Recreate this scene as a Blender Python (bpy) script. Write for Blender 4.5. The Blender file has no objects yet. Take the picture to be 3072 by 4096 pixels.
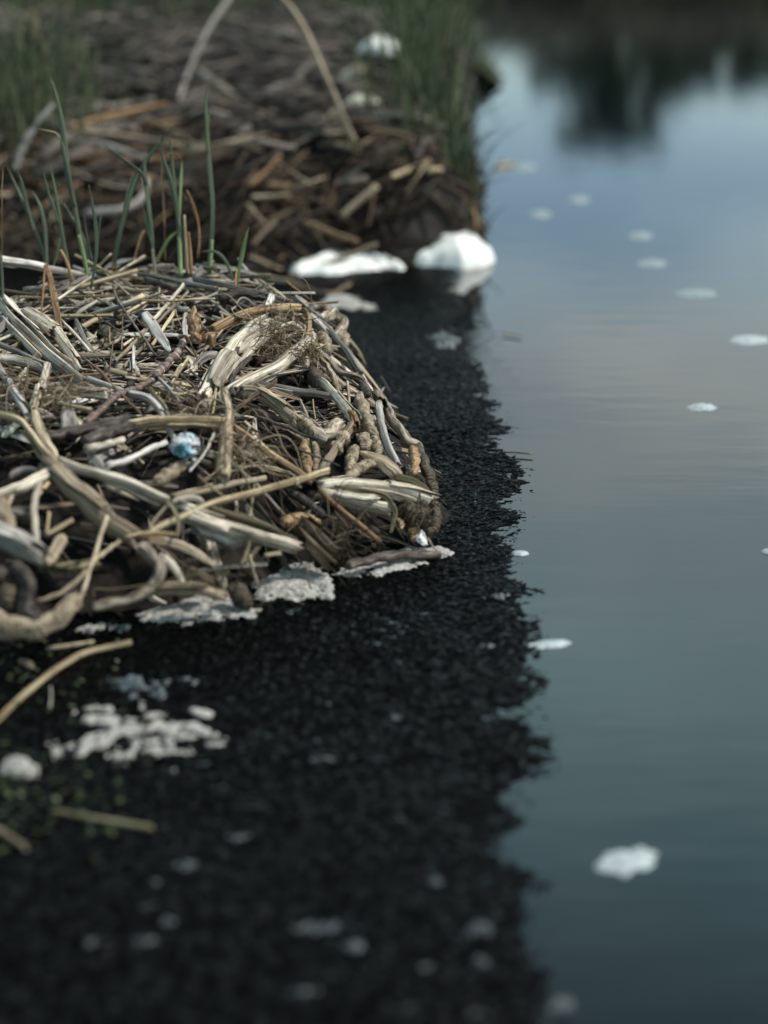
import bpy, math, random
import numpy as np
from mathutils import Vector

# ------------------------------------------------------------------ camera, sky, sun, exposure
SC = bpy.context.scene
COL = SC.collection
W_PX, H_PX = 3072.0, 4096.0
CAM_H, PITCH, LENS = 0.55, math.radians(17.5), 60.0
FPX = LENS / 36.0 * H_PX
cam_data = bpy.data.cameras.new('camera')
cam = bpy.data.objects.new('camera', cam_data)
COL.objects.link(cam)
cam.location = (0, 0, CAM_H)
cam.rotation_euler = (math.radians(90) - PITCH, 0, 0)
cam_data.sensor_fit = 'VERTICAL'
cam_data.sensor_height = 36.0
cam_data.lens = LENS
cam_data.clip_start = 0.02
cam_data.clip_end = 600
cam_data.dof.use_dof = True
cam_data.dof.focus_distance = 1.86
cam_data.dof.aperture_fstop = 2.8
SC.camera = cam

SUN_ELEV, SUN_AZ = math.radians(54), math.radians(88)     # azimuth clockwise from +Y (from the right)
world = bpy.data.worlds.new('World')
SC.world = world
world.use_nodes = True
wn, wl = world.node_tree.nodes, world.node_tree.links
wn.clear()
w_out = wn.new('ShaderNodeOutputWorld')
w_bg = wn.new('ShaderNodeBackground')
w_sky = wn.new('ShaderNodeTexSky')
w_sky.sky_type = 'NISHITA'
w_sky.sun_disc = False
w_sky.sun_elevation = SUN_ELEV
w_sky.sun_rotation = SUN_AZ
w_sky.air_density = 0.8
w_sky.dust_density = 0.3
w_sky.ozone_density = 1.0
w_bg.inputs['Strength'].default_value = 0.068
# thin cloud sheet: direction projected on a flat layer, soft noise
w_tc = wn.new('ShaderNodeTexCoord')
w_sep = wn.new('ShaderNodeSeparateXYZ')
wl.new(w_tc.outputs['Generated'], w_sep.inputs[0])
def wmath(op, a, b=None):
    m = wn.new('ShaderNodeMath'); m.operation = op
    for i, v in enumerate((a, b)):
        if v is None: continue
        if isinstance(v, (int, float)): m.inputs[i].default_value = v
        else: wl.new(v, m.inputs[i])
    return m.outputs[0]
zz = wmath('ADD', wmath('MAXIMUM', w_sep.outputs['Z'], 0.0), 0.10)
cx = wmath('DIVIDE', w_sep.outputs['X'], zz)
cy = wmath('DIVIDE', w_sep.outputs['Y'], zz)
w_comb = wn.new('ShaderNodeCombineXYZ')
wl.new(cx, w_comb.inputs[0]); wl.new(cy, w_comb.inputs[1])
w_map = wn.new('ShaderNodeMapping')
wl.new(w_comb.outputs[0], w_map.inputs[0])
w_map.inputs['Location'].default_value = (4.988, -1.938, 0.0)
w_map.inputs['Scale'].default_value = (0.40, 0.30, 1.0)
w_map.inputs['Rotation'].default_value = (0, 0, math.radians(14))
w_noise = wn.new('ShaderNodeTexNoise')
w_noise.inputs['Scale'].default_value = 1.0
w_noise.inputs['Detail'].default_value = 5.0
w_noise.inputs['Roughness'].default_value = 0.45
wl.new(w_map.outputs[0], w_noise.inputs['Vector'])
w_ramp = wn.new('ShaderNodeValToRGB')
w_ramp.color_ramp.elements[0].position = 0.372
w_ramp.color_ramp.elements[0].color = (0.063, 0.063, 0.063, 1)
w_ramp.color_ramp.elements[1].position = 0.595
w_ramp.color_ramp.elements[1].color = (0.85, 0.85, 0.85, 1)
wl.new(w_noise.outputs['Fac'], w_ramp.inputs[0])
w_mix = wn.new('ShaderNodeMix'); w_mix.data_type = 'RGBA'
w_low = wn.new('ShaderNodeMapRange'); w_low.interpolation_type = 'SMOOTHSTEP'      # clouds fade out in the haze over the horizon
w_low.inputs['From Min'].default_value = .02; w_low.inputs['From Max'].default_value = .17
wl.new(w_sep.outputs['Z'], w_low.inputs[0])
wl.new(wmath('MULTIPLY', w_ramp.outputs[0], w_low.outputs[0]), w_mix.inputs['Factor'])
wl.new(w_sky.outputs[0], w_mix.inputs['A'])
w_cc = wn.new('ShaderNodeValToRGB')          # clouds: warm and dull low over the horizon, cooler and thinner higher up
_st = [(.15, (.535, .625, .625)), (.31, (.57, .63, .62)), (.40, (.62, .88, .93)), (.48, (.46, .75, .85)), (.56, (.33, .48, .54)), (.66, (.24, .35, .39))]
while len(w_cc.color_ramp.elements) < len(_st): w_cc.color_ramp.elements.new(.5)
for _e, (_p, _c) in zip(w_cc.color_ramp.elements, _st): _e.position = _p; _e.color = _c + (1,)
wl.new(w_sep.outputs['Z'], w_cc.inputs[0])
w_cs = wn.new('ShaderNodeVectorMath'); w_cs.operation = 'SCALE'; w_cs.inputs['Scale'].default_value = 20.0
wl.new(w_cc.outputs[0], w_cs.inputs[0])
w_n2 = wn.new('ShaderNodeTexNoise'); w_n2.inputs['Scale'].default_value = 1.7; w_n2.inputs['Detail'].default_value = 6.0; w_n2.inputs['Roughness'].default_value = .62
w_map2 = wn.new('ShaderNodeMapping'); wl.new(w_comb.outputs[0], w_map2.inputs[0])
w_map2.inputs['Location'].default_value = (-3.4236, -0.1798, 0.0)
w_map2.inputs['Scale'].default_value = (0.55, 0.40, 1.0)
wl.new(w_map2.outputs[0], w_n2.inputs['Vector'])
w_r2 = wn.new('ShaderNodeValToRGB')            # mottling: parts of the sheet are peach, parts dull
w_r2.color_ramp.elements[0].position = .34; w_r2.color_ramp.elements[0].color = (.80, .88, .92, 1)
w_r2.color_ramp.elements[1].position = .66; w_r2.color_ramp.elements[1].color = (1.35, 1.08, .93, 1)
wl.new(w_n2.outputs['Fac'], w_r2.inputs[0])
w_m2 = wn.new('ShaderNodeMix'); w_m2.data_type = 'RGBA'; w_m2.blend_type = 'MULTIPLY'; w_m2.inputs['Factor'].default_value = 1.0
wl.new(w_cs.outputs[0], w_m2.inputs['A']); wl.new(w_r2.outputs[0], w_m2.inputs['B'])
wl.new(w_m2.outputs['Result'], w_mix.inputs['B'])
w_tint = wn.new('ShaderNodeMix'); w_tint.data_type = 'RGBA'; w_tint.blend_type = 'MULTIPLY'; w_tint.inputs['Factor'].default_value = 1.0
wl.new(w_mix.outputs['Result'], w_tint.inputs['A']); w_tint.inputs['B'].default_value = (.98, 1.05, 1.04, 1)
wl.new(w_tint.outputs['Result'], w_bg.inputs['Color'])
wl.new(w_bg.outputs[0], w_out.inputs['Surface'])

sun_data = bpy.data.lights.new('sun', 'SUN')
sun_data.energy = 3.4
sun_data.angle = math.radians(6)
sun_data.color = (1.0, 0.94, 0.86)
sun = bpy.data.objects.new('sun', sun_data)
COL.objects.link(sun)
sdir = Vector((math.sin(SUN_AZ) * math.cos(SUN_ELEV), math.cos(SUN_AZ) * math.cos(SUN_ELEV), math.sin(SUN_ELEV)))
sun.rotation_euler = sdir.to_track_quat('Z', 'Y').to_euler()
sun.location = sdir * 20

SC.view_settings.view_transform = 'Standard'
SC.view_settings.look = 'None'
SC.view_settings.gamma = 1.0
SC.view_settings.exposure = 0.75
SC.view_settings.use_curve_mapping = False

# ------------------------------------------------------------------ helpers
RNG = random.Random(7)
NPR = np.random.default_rng(11)
CAMP = np.array([0.0, 0.0, CAM_H])
FWD = np.array([0.0, math.cos(PITCH), -math.sin(PITCH)])
UPV = np.array([0.0, math.sin(PITCH), math.cos(PITCH)])
RGT = np.array([1.0, 0.0, 0.0])

def pix_dir(px, py):
    """direction of a photograph pixel, one unit deep along the lens axis"""
    return FWD + RGT * ((px - W_PX / 2) / FPX) + UPV * ((H_PX / 2 - py) / FPX)

def on_plane(px, py, z=0.0):
    d = pix_dir(px, py)
    t = (z - CAM_H) / d[2]
    return CAMP + d * t

def D(x, y):          # coordinates read off the 1659-wide overview -> photograph pixels
    return x / 0.54, y / 0.54

def vnoise(x, y, seed=0):
    xi = np.floor(x).astype(np.int64); yi = np.floor(y).astype(np.int64)
    xf = x - xi; yf = y - yi
    def h(a, b):
        n = (a * 374761393 + b * 668265263 + seed * 1442695041) & 0x7fffffff
        n = ((n ^ (n >> 13)) * 1274126177) & 0x7fffffff
        n = n ^ (n >> 16)
        return (n & 0xffff) / 65535.0
    u = xf * xf * (3 - 2 * xf); v = yf * yf * (3 - 2 * yf)
    return (h(xi, yi) * (1 - u) + h(xi + 1, yi) * u) * (1 - v) + (h(xi, yi + 1) * (1 - u) + h(xi + 1, yi + 1) * u) * v

def fbm(x, y, seed=0, octs=3):
    s = 0; a = 0.5; f = 1.0
    for k in range(octs):
        s = s + a * vnoise(x * f + k * 17.3, y * f - k * 9.1, seed + k); a *= 0.5; f *= 2.03
    return s / (1 - 0.5 ** octs)

def tag(o, label=None, cat=None, group=None, kind=None):
    if label: o['label'] = label
    if cat: o['category'] = cat
    if group: o['group'] = group
    if kind: o['kind'] = kind
    return o

def mesh_obj(name, verts, faces, mat, parent=None, smooth=True, attrs=None, loc=None):
    me = bpy.data.meshes.new(name)
    verts = np.asarray(verts, dtype=np.float64)
    if loc is not None: verts = verts - np.asarray(loc)
    me.from_pydata(verts.tolist() if len(verts) < 5000 else verts.astype(np.float32), [], faces)
    if attrs:
        for an, (typ, data) in attrs.items():
            a = me.attributes.new(an, typ, 'POINT')
            a.data.foreach_set('vector' if typ == 'FLOAT_VECTOR' else 'value', np.asarray(data, dtype=np.float32).ravel())
    if smooth:
        me.polygons.foreach_set('use_smooth', [True] * len(me.polygons))
    me.materials.append(mat)
    o = bpy.data.objects.new(name, me)
    COL.objects.link(o)
    if loc is not None: o.location = loc
    if parent is not None:
        o.parent = parent
        if loc is not None: o.location = np.asarray(loc) - np.asarray(parent.location)
    return o

# ------------------------------------------------------------------ materials
MATS = {}
def new_mat(name):
    m = bpy.data.materials.new(name); m.use_nodes = True
    nt = m.node_tree
    b = nt.nodes['Principled BSDF']
    MATS[name] = m
    return m, nt.nodes, nt.links, b

def node_noise(n, l, vec, scale, detail=4.0, rough=0.55):
    t = n.new('ShaderNodeTexNoise')
    t.inputs['Scale'].default_value = scale
    t.inputs['Detail'].default_value = detail
    t.inputs['Roughness'].default_value = rough
    if vec is not None: l.new(vec, t.inputs['Vector'])
    return t.outputs['Fac']

def node_ramp(n, l, fac, stops):
    r = n.new('ShaderNodeValToRGB')
    cr = r.color_ramp
    while len(cr.elements) < len(stops): cr.elements.new(0.5)
    for e, (p, c) in zip(cr.elements, stops):
        e.position = p
        e.color = tuple(c) + (1,) if len(c) == 3 else c
    l.new(fac, r.inputs[0])
    return r.outputs[0]

def node_mix(n, l, fac, a, b, mode='MIX'):
    m = n.new('ShaderNodeMix'); m.data_type = 'RGBA'; m.blend_type = mode
    for key, v in (('Factor', fac), ('A', a), ('B', b)):
        if isinstance(v, (int, float)): m.inputs[key].default_value = v
        elif isinstance(v, tuple): m.inputs[key].default_value = v + (1,)
        else: l.new(v, m.inputs[key])
    return m.outputs['Result']

def node_bump(n, l, h, strength, dist, b):
    bp = n.new('ShaderNodeBump')
    bp.inputs['Strength'].default_value = strength
    bp.inputs['Distance'].default_value = dist
    l.new(h, bp.inputs['Height'])
    l.new(bp.outputs[0], b.inputs['Normal'])

def scaled(n, l, vec, s):
    m = n.new('ShaderNodeMapping'); l.new(vec, m.inputs[0]); m.inputs['Scale'].default_value = s
    return m.outputs[0]

def fibre_mat(name, dark, base, light, stain, stain_amt=0.45, rough=0.72, streak=(520, 520, 14), spec=0.25, vary=0.35):
    m, n, l, b = new_mat(name)
    at = n.new('ShaderNodeAttribute'); at.attribute_name = 'fib'
    v = at.outputs['Vector']
    s1 = node_noise(n, l, scaled(n, l, v, streak), 1.0, 5.0, 0.6)
    col = node_ramp(n, l, s1, [(0.36, dark), (0.48, base), (0.62, light)])
    s2 = node_noise(n, l, scaled(n, l, v, (60, 60, 22)), 1.0, 5.0, 0.65)
    st = node_ramp(n, l, s2, [(0.50, (0, 0, 0)), (0.66, (stain_amt,) * 3)])
    col = node_mix(n, l, st, col, stain)
    s3 = node_noise(n, l, scaled(n, l, v, (420, 420, 130)), 1.0, 3.0, 0.6)
    sp = node_ramp(n, l, s3, [(0.64, (0, 0, 0)), (0.70, (0.75,) * 3)])
    col = node_mix(n, l, sp, col, tuple(c * 0.35 for c in stain))
    s4 = node_noise(n, l, scaled(n, l, v, (150, 150, 6)), 1.0, 3.0, 0.55)
    col = node_mix(n, l, 1.0, col, node_ramp(n, l, s4, [(.34, (.50, .48, .46)), (.58, (1.15, 1.15, 1.15))]), 'MULTIPLY')
    oi = n.new('ShaderNodeObjectInfo')
    hv = n.new('ShaderNodeHueSaturation')
    mr = n.new('ShaderNodeMapRange'); l.new(oi.outputs['Random'], mr.inputs[0])
    mr.inputs['To Min'].default_value = 1 - vary; mr.inputs['To Max'].default_value = 1 + vary * 0.6
    l.new(mr.outputs[0], hv.inputs['Value']); l.new(col, hv.inputs['Color'])
    l.new(hv.outputs[0], b.inputs['Base Color'])
    b.inputs['Roughness'].default_value = rough
    b.inputs['Specular IOR Level'].default_value = spec
    node_bump(n, l, s1, 0.9, 0.0014, b)
    return m

fibre_mat('pale', (.12, .095, .065), (.44, .385, .30), (.66, .61, .52), (.09, .07, .05), .6, streak=(560, 560, 9))
fibre_mat('white', (.19, .17, .155), (.41, .385, .36), (.54, .52, .50), (.16, .13, .11), .4, rough=.5, spec=.4)
fibre_mat('straw', (.09, .063, .033), (.31, .245, .145), (.50, .42, .28), (.12, .075, .035), .45)
fibre_mat('tan', (.06, .044, .028), (.24, .19, .13), (.43, .36, .26), (.09, .065, .04), .5)
fibre_mat('grey', (.065, .06, .053), (.21, .197, .178), (.40, .38, .35), (.07, .062, .055), .55)
fibre_mat('brown', (.035, .024, .016), (.10, .07, .045), (.19, .14, .095), (.03, .022, .016), .5)
fibre_mat('rust', (.05, .026, .013), (.17, .092, .042), (.32, .21, .11), (.05, .022, .012), .45)
fibre_mat('gold', (.05, .028, .013), (.27, .18, .095), (.47, .36, .22), (.06, .03, .015), .5, streak=(380, 380, 10))
fibre_mat('black', (.006, .005, .005), (.016, .013, .012), (.045, .038, .033), (.01, .008, .008), .4, rough=.5)
fibre_mat('darkbark', (.012, .010, .009), (.045, .036, .030), (.13, .11, .095), (.02, .016, .013), .5, streak=(260, 260, 60))
fibre_mat('moss', (.03, .026, .012), (.11, .095, .05), (.25, .22, .14), (.04, .037, .015), .6)
fibre_mat('green', (.014, .025, .012), (.034, .054, .027), (.074, .100, .052), (.10, .10, .04), .22, rough=.45, spec=.4, streak=(900, 900, 6), vary=.2)
fibre_mat('lightgreen', (.06, .10, .035), (.12, .18, .07), (.22, .28, .13), (.16, .13, .05), .35, rough=.5, streak=(900, 900, 6), vary=.2)

def rhizome_mat(name, dark, base, light, ring=95.0, ringmix=.5):
    m, n, l, b = new_mat(name)
    at = n.new('ShaderNodeAttribute'); at.attribute_name = 'fib'
    v = at.outputs['Vector']
    n1 = node_noise(n, l, scaled(n, l, v, (170, 170, 110)), 1.0, 5.0, .6)
    col = node_ramp(n, l, n1, [(.30, dark), (.50, base), (.72, light)])
    wv = n.new('ShaderNodeTexWave'); wv.bands_direction = 'Z'
    wv.inputs['Scale'].default_value = ring; wv.inputs['Distortion'].default_value = 4.0
    wv.inputs['Detail'].default_value = 2.0; wv.inputs['Detail Scale'].default_value = 2.0
    l.new(v, wv.inputs['Vector'])
    rr = node_ramp(n, l, wv.outputs['Fac'], [(.0, (ringmix,) * 3), (.35, (0, 0, 0))])
    col = node_mix(n, l, rr, col, dark)
    vo = n.new('ShaderNodeTexVoronoi'); vo.inputs['Scale'].default_value = 210
    l.new(v, vo.inputs['Vector'])
    dots = node_ramp(n, l, vo.outputs['Distance'], [(.16, (.9, .9, .9)), (.27, (0, 0, 0))])
    col = node_mix(n, l, dots, col, tuple(c * .35 for c in dark))
    l.new(col, b.inputs['Base Color'])
    b.inputs['Roughness'].default_value = .62
    b.inputs['Specular IOR Level'].default_value = .3
    node_bump(n, l, node_mix(n, l, .4, wv.outputs['Fac'], n1), .7, .0016, b)
    return m
rhizome_mat('rhizome', (.05, .038, .026), (.21, .165, .11), (.38, .32, .24))
rhizome_mat('rhizome_orange', (.06, .035, .018), (.26, .165, .08), (.42, .32, .20))
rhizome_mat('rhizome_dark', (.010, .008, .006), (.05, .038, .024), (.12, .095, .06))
fibre_mat('root', (.035, .028, .02), (.20, .165, .12), (.40, .35, .28), (.05, .04, .03), .75, streak=(330, 330, 40))

def bark_mat():
    m, n, l, b = new_mat('birch')
    at = n.new('ShaderNodeAttribute'); at.attribute_name = 'fib'
    v = at.outputs['Vector']
    n1 = node_noise(n, l, scaled(n, l, v, (60, 60, 260)), 1.0, 5., .65)
    col = node_ramp(n, l, n1, [(.36, (.012, .008, .007)), (.48, (.055, .028, .021)), (.57, (.12, .068, .05)), (.66, (.36, .33, .30))])
    l.new(col, b.inputs['Base Color']); b.inputs['Roughness'].default_value = .55
    node_bump(n, l, n1, .9, .002, b)
bark_mat()

def simple_mat(name, c1, c2, scale, rough=.8, spec=.3, bump=0., bdist=.002, coord='Object', detail=5.):
    m, n, l, b = new_mat(name)
    tc = n.new('ShaderNodeTexCoord')
    f = node_noise(n, l, tc.outputs[coord], scale, detail, .6)
    l.new(node_ramp(n, l, f, [(.32, c1), (.68, c2)]), b.inputs['Base Color'])
    b.inputs['Roughness'].default_value = rough
    b.inputs['Specular IOR Level'].default_value = spec
    if bump: node_bump(n, l, f, bump, bdist, b)
    return m, n, l, b
simple_mat('mud', (.003, .0025, .0025), (.014, .011, .009), 45, .7, .08, .8, .006)
simple_mat('bank_earth', (.012, .010, .009), (.05, .043, .038), 9, .85, .2, .8, .02)
simple_mat('far_ground', (.010, .016, .007), (.03, .036, .018), 1.2, .9, .1)
m, n, l, b = simple_mat('scum', (.0003, .0004, .0004), (.0022, .0022, .0021), 300, .38, .05, .8, .0012)
tcs = n.new('ShaderNodeTexCoord')
l.new(node_ramp(n, l, node_noise(n, l, tcs.outputs['Object'], 210, 4, .7), [(.54, (.008,) * 3), (.68, (.36,) * 3)]), b.inputs['Specular IOR Level'])
m, n, l, b = simple_mat('foam', (.09, .088, .08), (.38, .37, .345), 260, .7, .3, .6, .001)
b.inputs['Subsurface Weight'].default_value = .15
b.inputs['Subsurface Radius'].default_value = (.004, .004, .004)
m, n, l, b = simple_mat('foam_white', (.46, .47, .45), (.68, .69, .66), 25, .6, .3, .3, .004)
simple_mat('foam_fleck', (.17, .20, .21), (.34, .38, .39), 140, .6, .3, .5, .001)
simple_mat('foam_cream', (.34, .33, .26), (.50, .49, .40), 25, .7, .3)
simple_mat('foam_faint', (.11, .14, .15), (.20, .24, .25), 60, .5, .3)
simple_mat('foam_thin', (.008, .012, .014), (.065, .085, .092), 170, .5, .4, .6, .001)
simple_mat('duckweed', (.012, .02, .005), (.045, .065, .02), 60, .5, .3)
simple_mat('bark_far', (.02, .016, .012), (.06, .05, .04), 3, .9, .1)
simple_mat('leaf_far', (.010, .018, .007), (.035, .05, .02), 1.5, .8, .1)
simple_mat('reed_far', (.04, .032, .022), (.10, .085, .06), 2.0, .9, .1)

def leaf_mat():
    m, n, l, b = new_mat('dead_leaf')
    tc = n.new('ShaderNodeTexCoord')
    f = node_noise(n, l, tc.outputs['Object'], 90, 5, .6)
    c = node_ramp(n, l, f, [(.33, (.035, .017, .008)), (.5, (.15, .08, .034)), (.68, (.28, .17, .08))])
    f2 = node_noise(n, l, tc.outputs['Object'], 330, 2, .5)
    c = node_mix(n, l, node_ramp(n, l, f2, [(.62, (0, 0, 0)), (.68, (.8,) * 3)]), c, (.02, .01, .005))
    l.new(c, b.inputs['Base Color']); b.inputs['Roughness'].default_value = .5
    node_bump(n, l, f, .6, .0015, b)
leaf_mat()
def plastic_mat():
    m, n, l, b = new_mat('plastic')
    tc = n.new('ShaderNodeTexCoord')
    f = node_noise(n, l, tc.outputs['Object'], 34, 3, .5)
    c = node_ramp(n, l, f, [(.40, (.38, .41, .43)), (.54, (.44, .48, .50)), (.60, (.14, .33, .40)), (.70, (.07, .20, .34))])
    f2 = node_noise(n, l, tc.outputs['Object'], 160, 4, .6)
    c = node_mix(n, l, node_ramp(n, l, f2, [(.49, (0, 0, 0)), (.60, (.85,) * 3)]), c, (.04, .045, .05))
    l.new(c, b.inputs['Base Color']); b.inputs['Roughness'].default_value = .28
    b.inputs['Specular IOR Level'].default_value = .5
plastic_mat()

def water_mat():
    m, n, l, b = new_mat('water')
    b.inputs['Base Color'].default_value = (.003, .006, .007, 1)
    b.inputs['Roughness'].default_value = .03
    b.inputs['IOR'].default_value = 1.333
    tc = n.new('ShaderNodeTexCoord')
    f = node_noise(n, l, scaled(n, l, tc.outputs['Object'], (1.2, 3.2, 1)), 5.0, 2, .5)
    node_bump(n, l, f, .03, .02, b)
    f2 = node_noise(n, l, scaled(n, l, tc.outputs['Object'], (3, 9, 1)), 4.0, 5, .65)
    l.new(node_ramp(n, l, f2, [(.40, (.015,) * 3), (.68, (.075,) * 3)]), b.inputs['Roughness'])
water_mat()

# litter: many pieces in one mesh, colour picked per piece from the attribute 'rnd'
def litter_mat(name, stops):
    m, n, l, b = new_mat(name)
    at = n.new('ShaderNodeAttribute'); at.attribute_name = 'rnd'
    af = n.new('ShaderNodeAttribute'); af.attribute_name = 'fib'
    col = node_ramp(n, l, at.outputs['Fac'], stops)
    s = node_noise(n, l, scaled(n, l, af.outputs['Vector'], (500, 500, 25)), 1., 3., .6)
    col = node_mix(n, l, 1.0, col, node_ramp(n, l, s, [(.3, (.35, .33, .32)), (.65, (1.1, 1.1, 1.1))]), 'MULTIPLY')
    l.new(col, b.inputs['Base Color']); b.inputs['Roughness'].default_value = .75
    b.inputs['Specular IOR Level'].default_value = .25
litter_mat('litter', [(0, (.012, .009, .007)), (.35, (.085, .07, .055)), (.55, (.30, .27, .23)), (.8, (.40, .34, .24)), (1., (.52, .47, .38))])
litter_mat('litter_bank', [(0, (.006, .005, .004)), (.4, (.030, .020, .013)), (.65, (.082, .057, .034)), (.85, (.19, .135, .08)), (1., (.36, .29, .21))])
litter_mat('litter_bank_grey', [(0, (.010, .009, .008)), (.4, (.040, .035, .030)), (.75, (.105, .090, .076)), (1., (.25, .22, .18))])
litter_mat('grass', [(0, (.016, .027, .012)), (.4, (.045, .066, .030)), (.75, (.10, .13, .065)), (1., (.24, .23, .14))])
litter_mat('fibres', [(0, (.05, .03, .016)), (.5, (.17, .115, .065)), (1., (.40, .33, .23))])
litter_mat('fibres_moss', [(0, (.012, .010, .005)), (.5, (.05, .04, .02)), (1., (.17, .14, .08))])
print('materials done')

# ------------------------------------------------------------------ height of the reed pile (thin-plate surface through measured points)
PILE = [  # overview x, y, height
 # water line in front
 (-260,1420,0),(-120,1400,0),(0,1392,0),(150,1388,0),(240,1345,0),(340,1340,0),(470,1325,0),(560,1285,0),(720,1245,0),(850,1203,0),(935,1185,0),(958,1150,0),
 # front face
 (0,1200,.065),(150,1220,.05),(330,1200,.05),(500,1150,.055),(650,1140,.04),(800,1120,.035),(900,1085,.035),
 (-200,1200,.07),(0,1000,.12),(160,1000,.12),(330,1000,.11),(500,980,.105),(620,960,.095),(720,960,.09),(820,1000,.07),
 # top
 (-200,850,.15),(0,850,.15),(200,850,.145),(350,880,.14),(480,860,.135),(600,850,.12),(700,830,.115),
 (-200,700,.165),(0,700,.165),(200,720,.16),(400,720,.155),(550,720,.15),(650,740,.14),
 # far rim
 (940,1090,.035),(925,1030,.055),(895,965,.072),(850,895,.09),(795,825,.108),(750,745,.125),(735,695,.135),(640,655,.15),(560,628,.155),(450,605,.158),(300,600,.16),(150,612,.165),(0,640,.165),(-200,650,.165)]
RIM_OUT = [(940,1090,.035,.05,-.01),(925,1030,.055,.06,0),(895,965,.072,.075,.01),(850,895,.09,.085,.03),(795,825,.108,.09,.05),(750,745,.125,.1,.06),(735,695,.135,.08,.1),(640,655,.15,.05,.16),(560,628,.155,.04,.18),(450,605,.158,.02,.2),(300,600,.16,0,.2),(150,612,.165,0,.2),(0,640,.165,0,.2),(-200,650,.165,0,.2)]
pts, hz = [], []
for x, y, z in PILE:
    p = on_plane(*D(x, y), z); pts.append(p[:2]); hz.append(z)
for x, y, z, dx, dy in RIM_OUT:
    p = on_plane(*D(x, y), z); pts.append(p[:2] + np.array([dx, dy])); hz.append(-.015)
    pts.append(p[:2] + np.array([dx, dy]) * 1.8); hz.append(-.05)
for x, y in [(-260,1500),(-120,1480),(0,1470),(150,1465),(300,1420),(470,1400),(620,1350),(780,1305),(940,1250),(1010,1190)]:
    p = on_plane(*D(x, y), 0); pts.append(p[:2]); hz.append(-.035)
pts = np.array(pts); hz = np.array(hz)
def tps_u(r2): return np.where(r2 > 1e-12, r2 * np.log(np.maximum(r2, 1e-12)), 0.0)
nP = len(pts)
K = tps_u(((pts[:, None] - pts[None]) ** 2).sum(-1)) + np.eye(nP) * 2e-4
Pm = np.hstack([np.ones((nP, 1)), pts])
A = np.block([[K, Pm], [Pm.T, np.zeros((3, 3))]])
sol = np.linalg.solve(A, np.concatenate([hz, np.zeros(3)]))
GX = np.arange(-.95, .30, .008); GY = np.arange(1.10, 2.75, .008)
gx, gy = np.meshgrid(GX, GY)
q = np.stack([gx.ravel(), gy.ravel()], 1)
HG = (tps_u(((q[:, None] - pts[None]) ** 2).sum(-1)) @ sol[:nP] + np.hstack([np.ones((len(q), 1)), q]) @ sol[nP:]).reshape(gx.shape)
HG = np.clip(HG, -.06, .19)
def pile_h(x, y):
    x = np.asarray(x, float); y = np.asarray(y, float)
    u = np.clip((x - GX[0]) / .008, 0, len(GX) - 1.001); v = np.clip((y - GY[0]) / .008, 0, len(GY) - 1.001)
    i = u.astype(int); j = v.astype(int); u = u - i; v = v - j
    h = (HG[j, i] * (1 - u) + HG[j, i + 1] * u) * (1 - v) + (HG[j + 1, i] * (1 - u) + HG[j + 1, i + 1] * u) * v
    inside = (x > GX[0]) & (x < GX[-1]) & (y > GY[0]) & (y < GY[-1])
    return np.where(inside, h, -.06)

# ------------------------------------------------------------------ height of the second bank
BANK_EDGE = [tuple(on_plane(*D(x, y), 0)[:2]) for x, y in [(-900,590),(-300,585),(0,583),(150,575),(300,568),(420,590),(520,600),(640,590),(760,582),(900,578),(1000,572),(1046,560)]]
BANK_EDGE += [(.215, 3.75), (.225, 4.4), (.29, 6.0), (.55, 10.), (.85, 18.), (1.0, 34.), (-2, 52.)]
be = np.array(BANK_EDGE)
def poly_sd(x, y, poly):
    """signed distance to a closed polygon, positive inside"""
    P = np.asarray(poly, float); Q = np.roll(P, -1, 0)
    best = np.full(np.shape(x), 1e9); ins = np.zeros(np.shape(x), bool)
    for (ax, ay), (bx, by) in zip(P, Q):
        dx, dy = bx - ax, by - ay
        t = np.clip(((x - ax) * dx + (y - ay) * dy) / (dx * dx + dy * dy + 1e-12), 0, 1)
        best = np.minimum(best, (x - ax - t * dx) ** 2 + (y - ay - t * dy) ** 2)
        c = ((ay > y) != (by > y)) & (x < (bx - ax) * (y - ay) / (by - ay + 1e-12) + ax)
        ins ^= c
    d = np.sqrt(best)
    return np.where(ins, d, -d)
BANK_POLY = BANK_EDGE + [(-40, 52.), (-40, 3.2)]
def bank_h(x, y):
    x = np.asarray(x, float); y = np.asarray(y, float)
    sd = poly_sd(x, y, BANK_POLY)
    e = np.clip((sd + .02) / (.15 + .42 * np.clip((.10 - x) / .45, 0, 1)), 0, 1)
    h = -.08 + (.08 + .205) * (1 - (1 - e) ** 2)
    far = np.clip((y - 4.5) / 12.0, 0, 1)
    h = h + far * .35 * np.clip(sd / 1.5, 0, 1)
    h = h + np.clip(sd / .15, 0, 1) * (.15 * (fbm(x * 3.1, y * 3.1, 5, 3) - .45) + .10 * np.clip((y - 3.7) / 2., 0, 1) * np.clip(sd / .4, 0, 1) + .03 * (fbm(x * 11, y * 11, 9, 2) - .5))
    return np.where(sd < -.25, -.15, h)

def hit(hfun, px, py, t0, t1, step, lift=0.0):
    d = pix_dir(px, py)
    t = np.arange(t0, t1, step)
    X = CAMP[None] + d[None] * t[:, None]
    g = X[:, 2] - (hfun(X[:, 0], X[:, 1]) + lift)
    k = np.where(g <= 0)[0]
    if len(k): return t[k[0]]
    return t[int(np.argmin(g))]

# ------------------------------------------------------------------ setting: water, mud mound, bank, ground beyond
water = mesh_obj('water', [(-60, -6, 0), (60, -6, 0), (60, 75, 0), (-60, 75, 0)], [(0, 1, 2, 3)], MATS['water'], smooth=False)
tag(water, 'still dark water reflecting the sky', None, None, 'structure')

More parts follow.
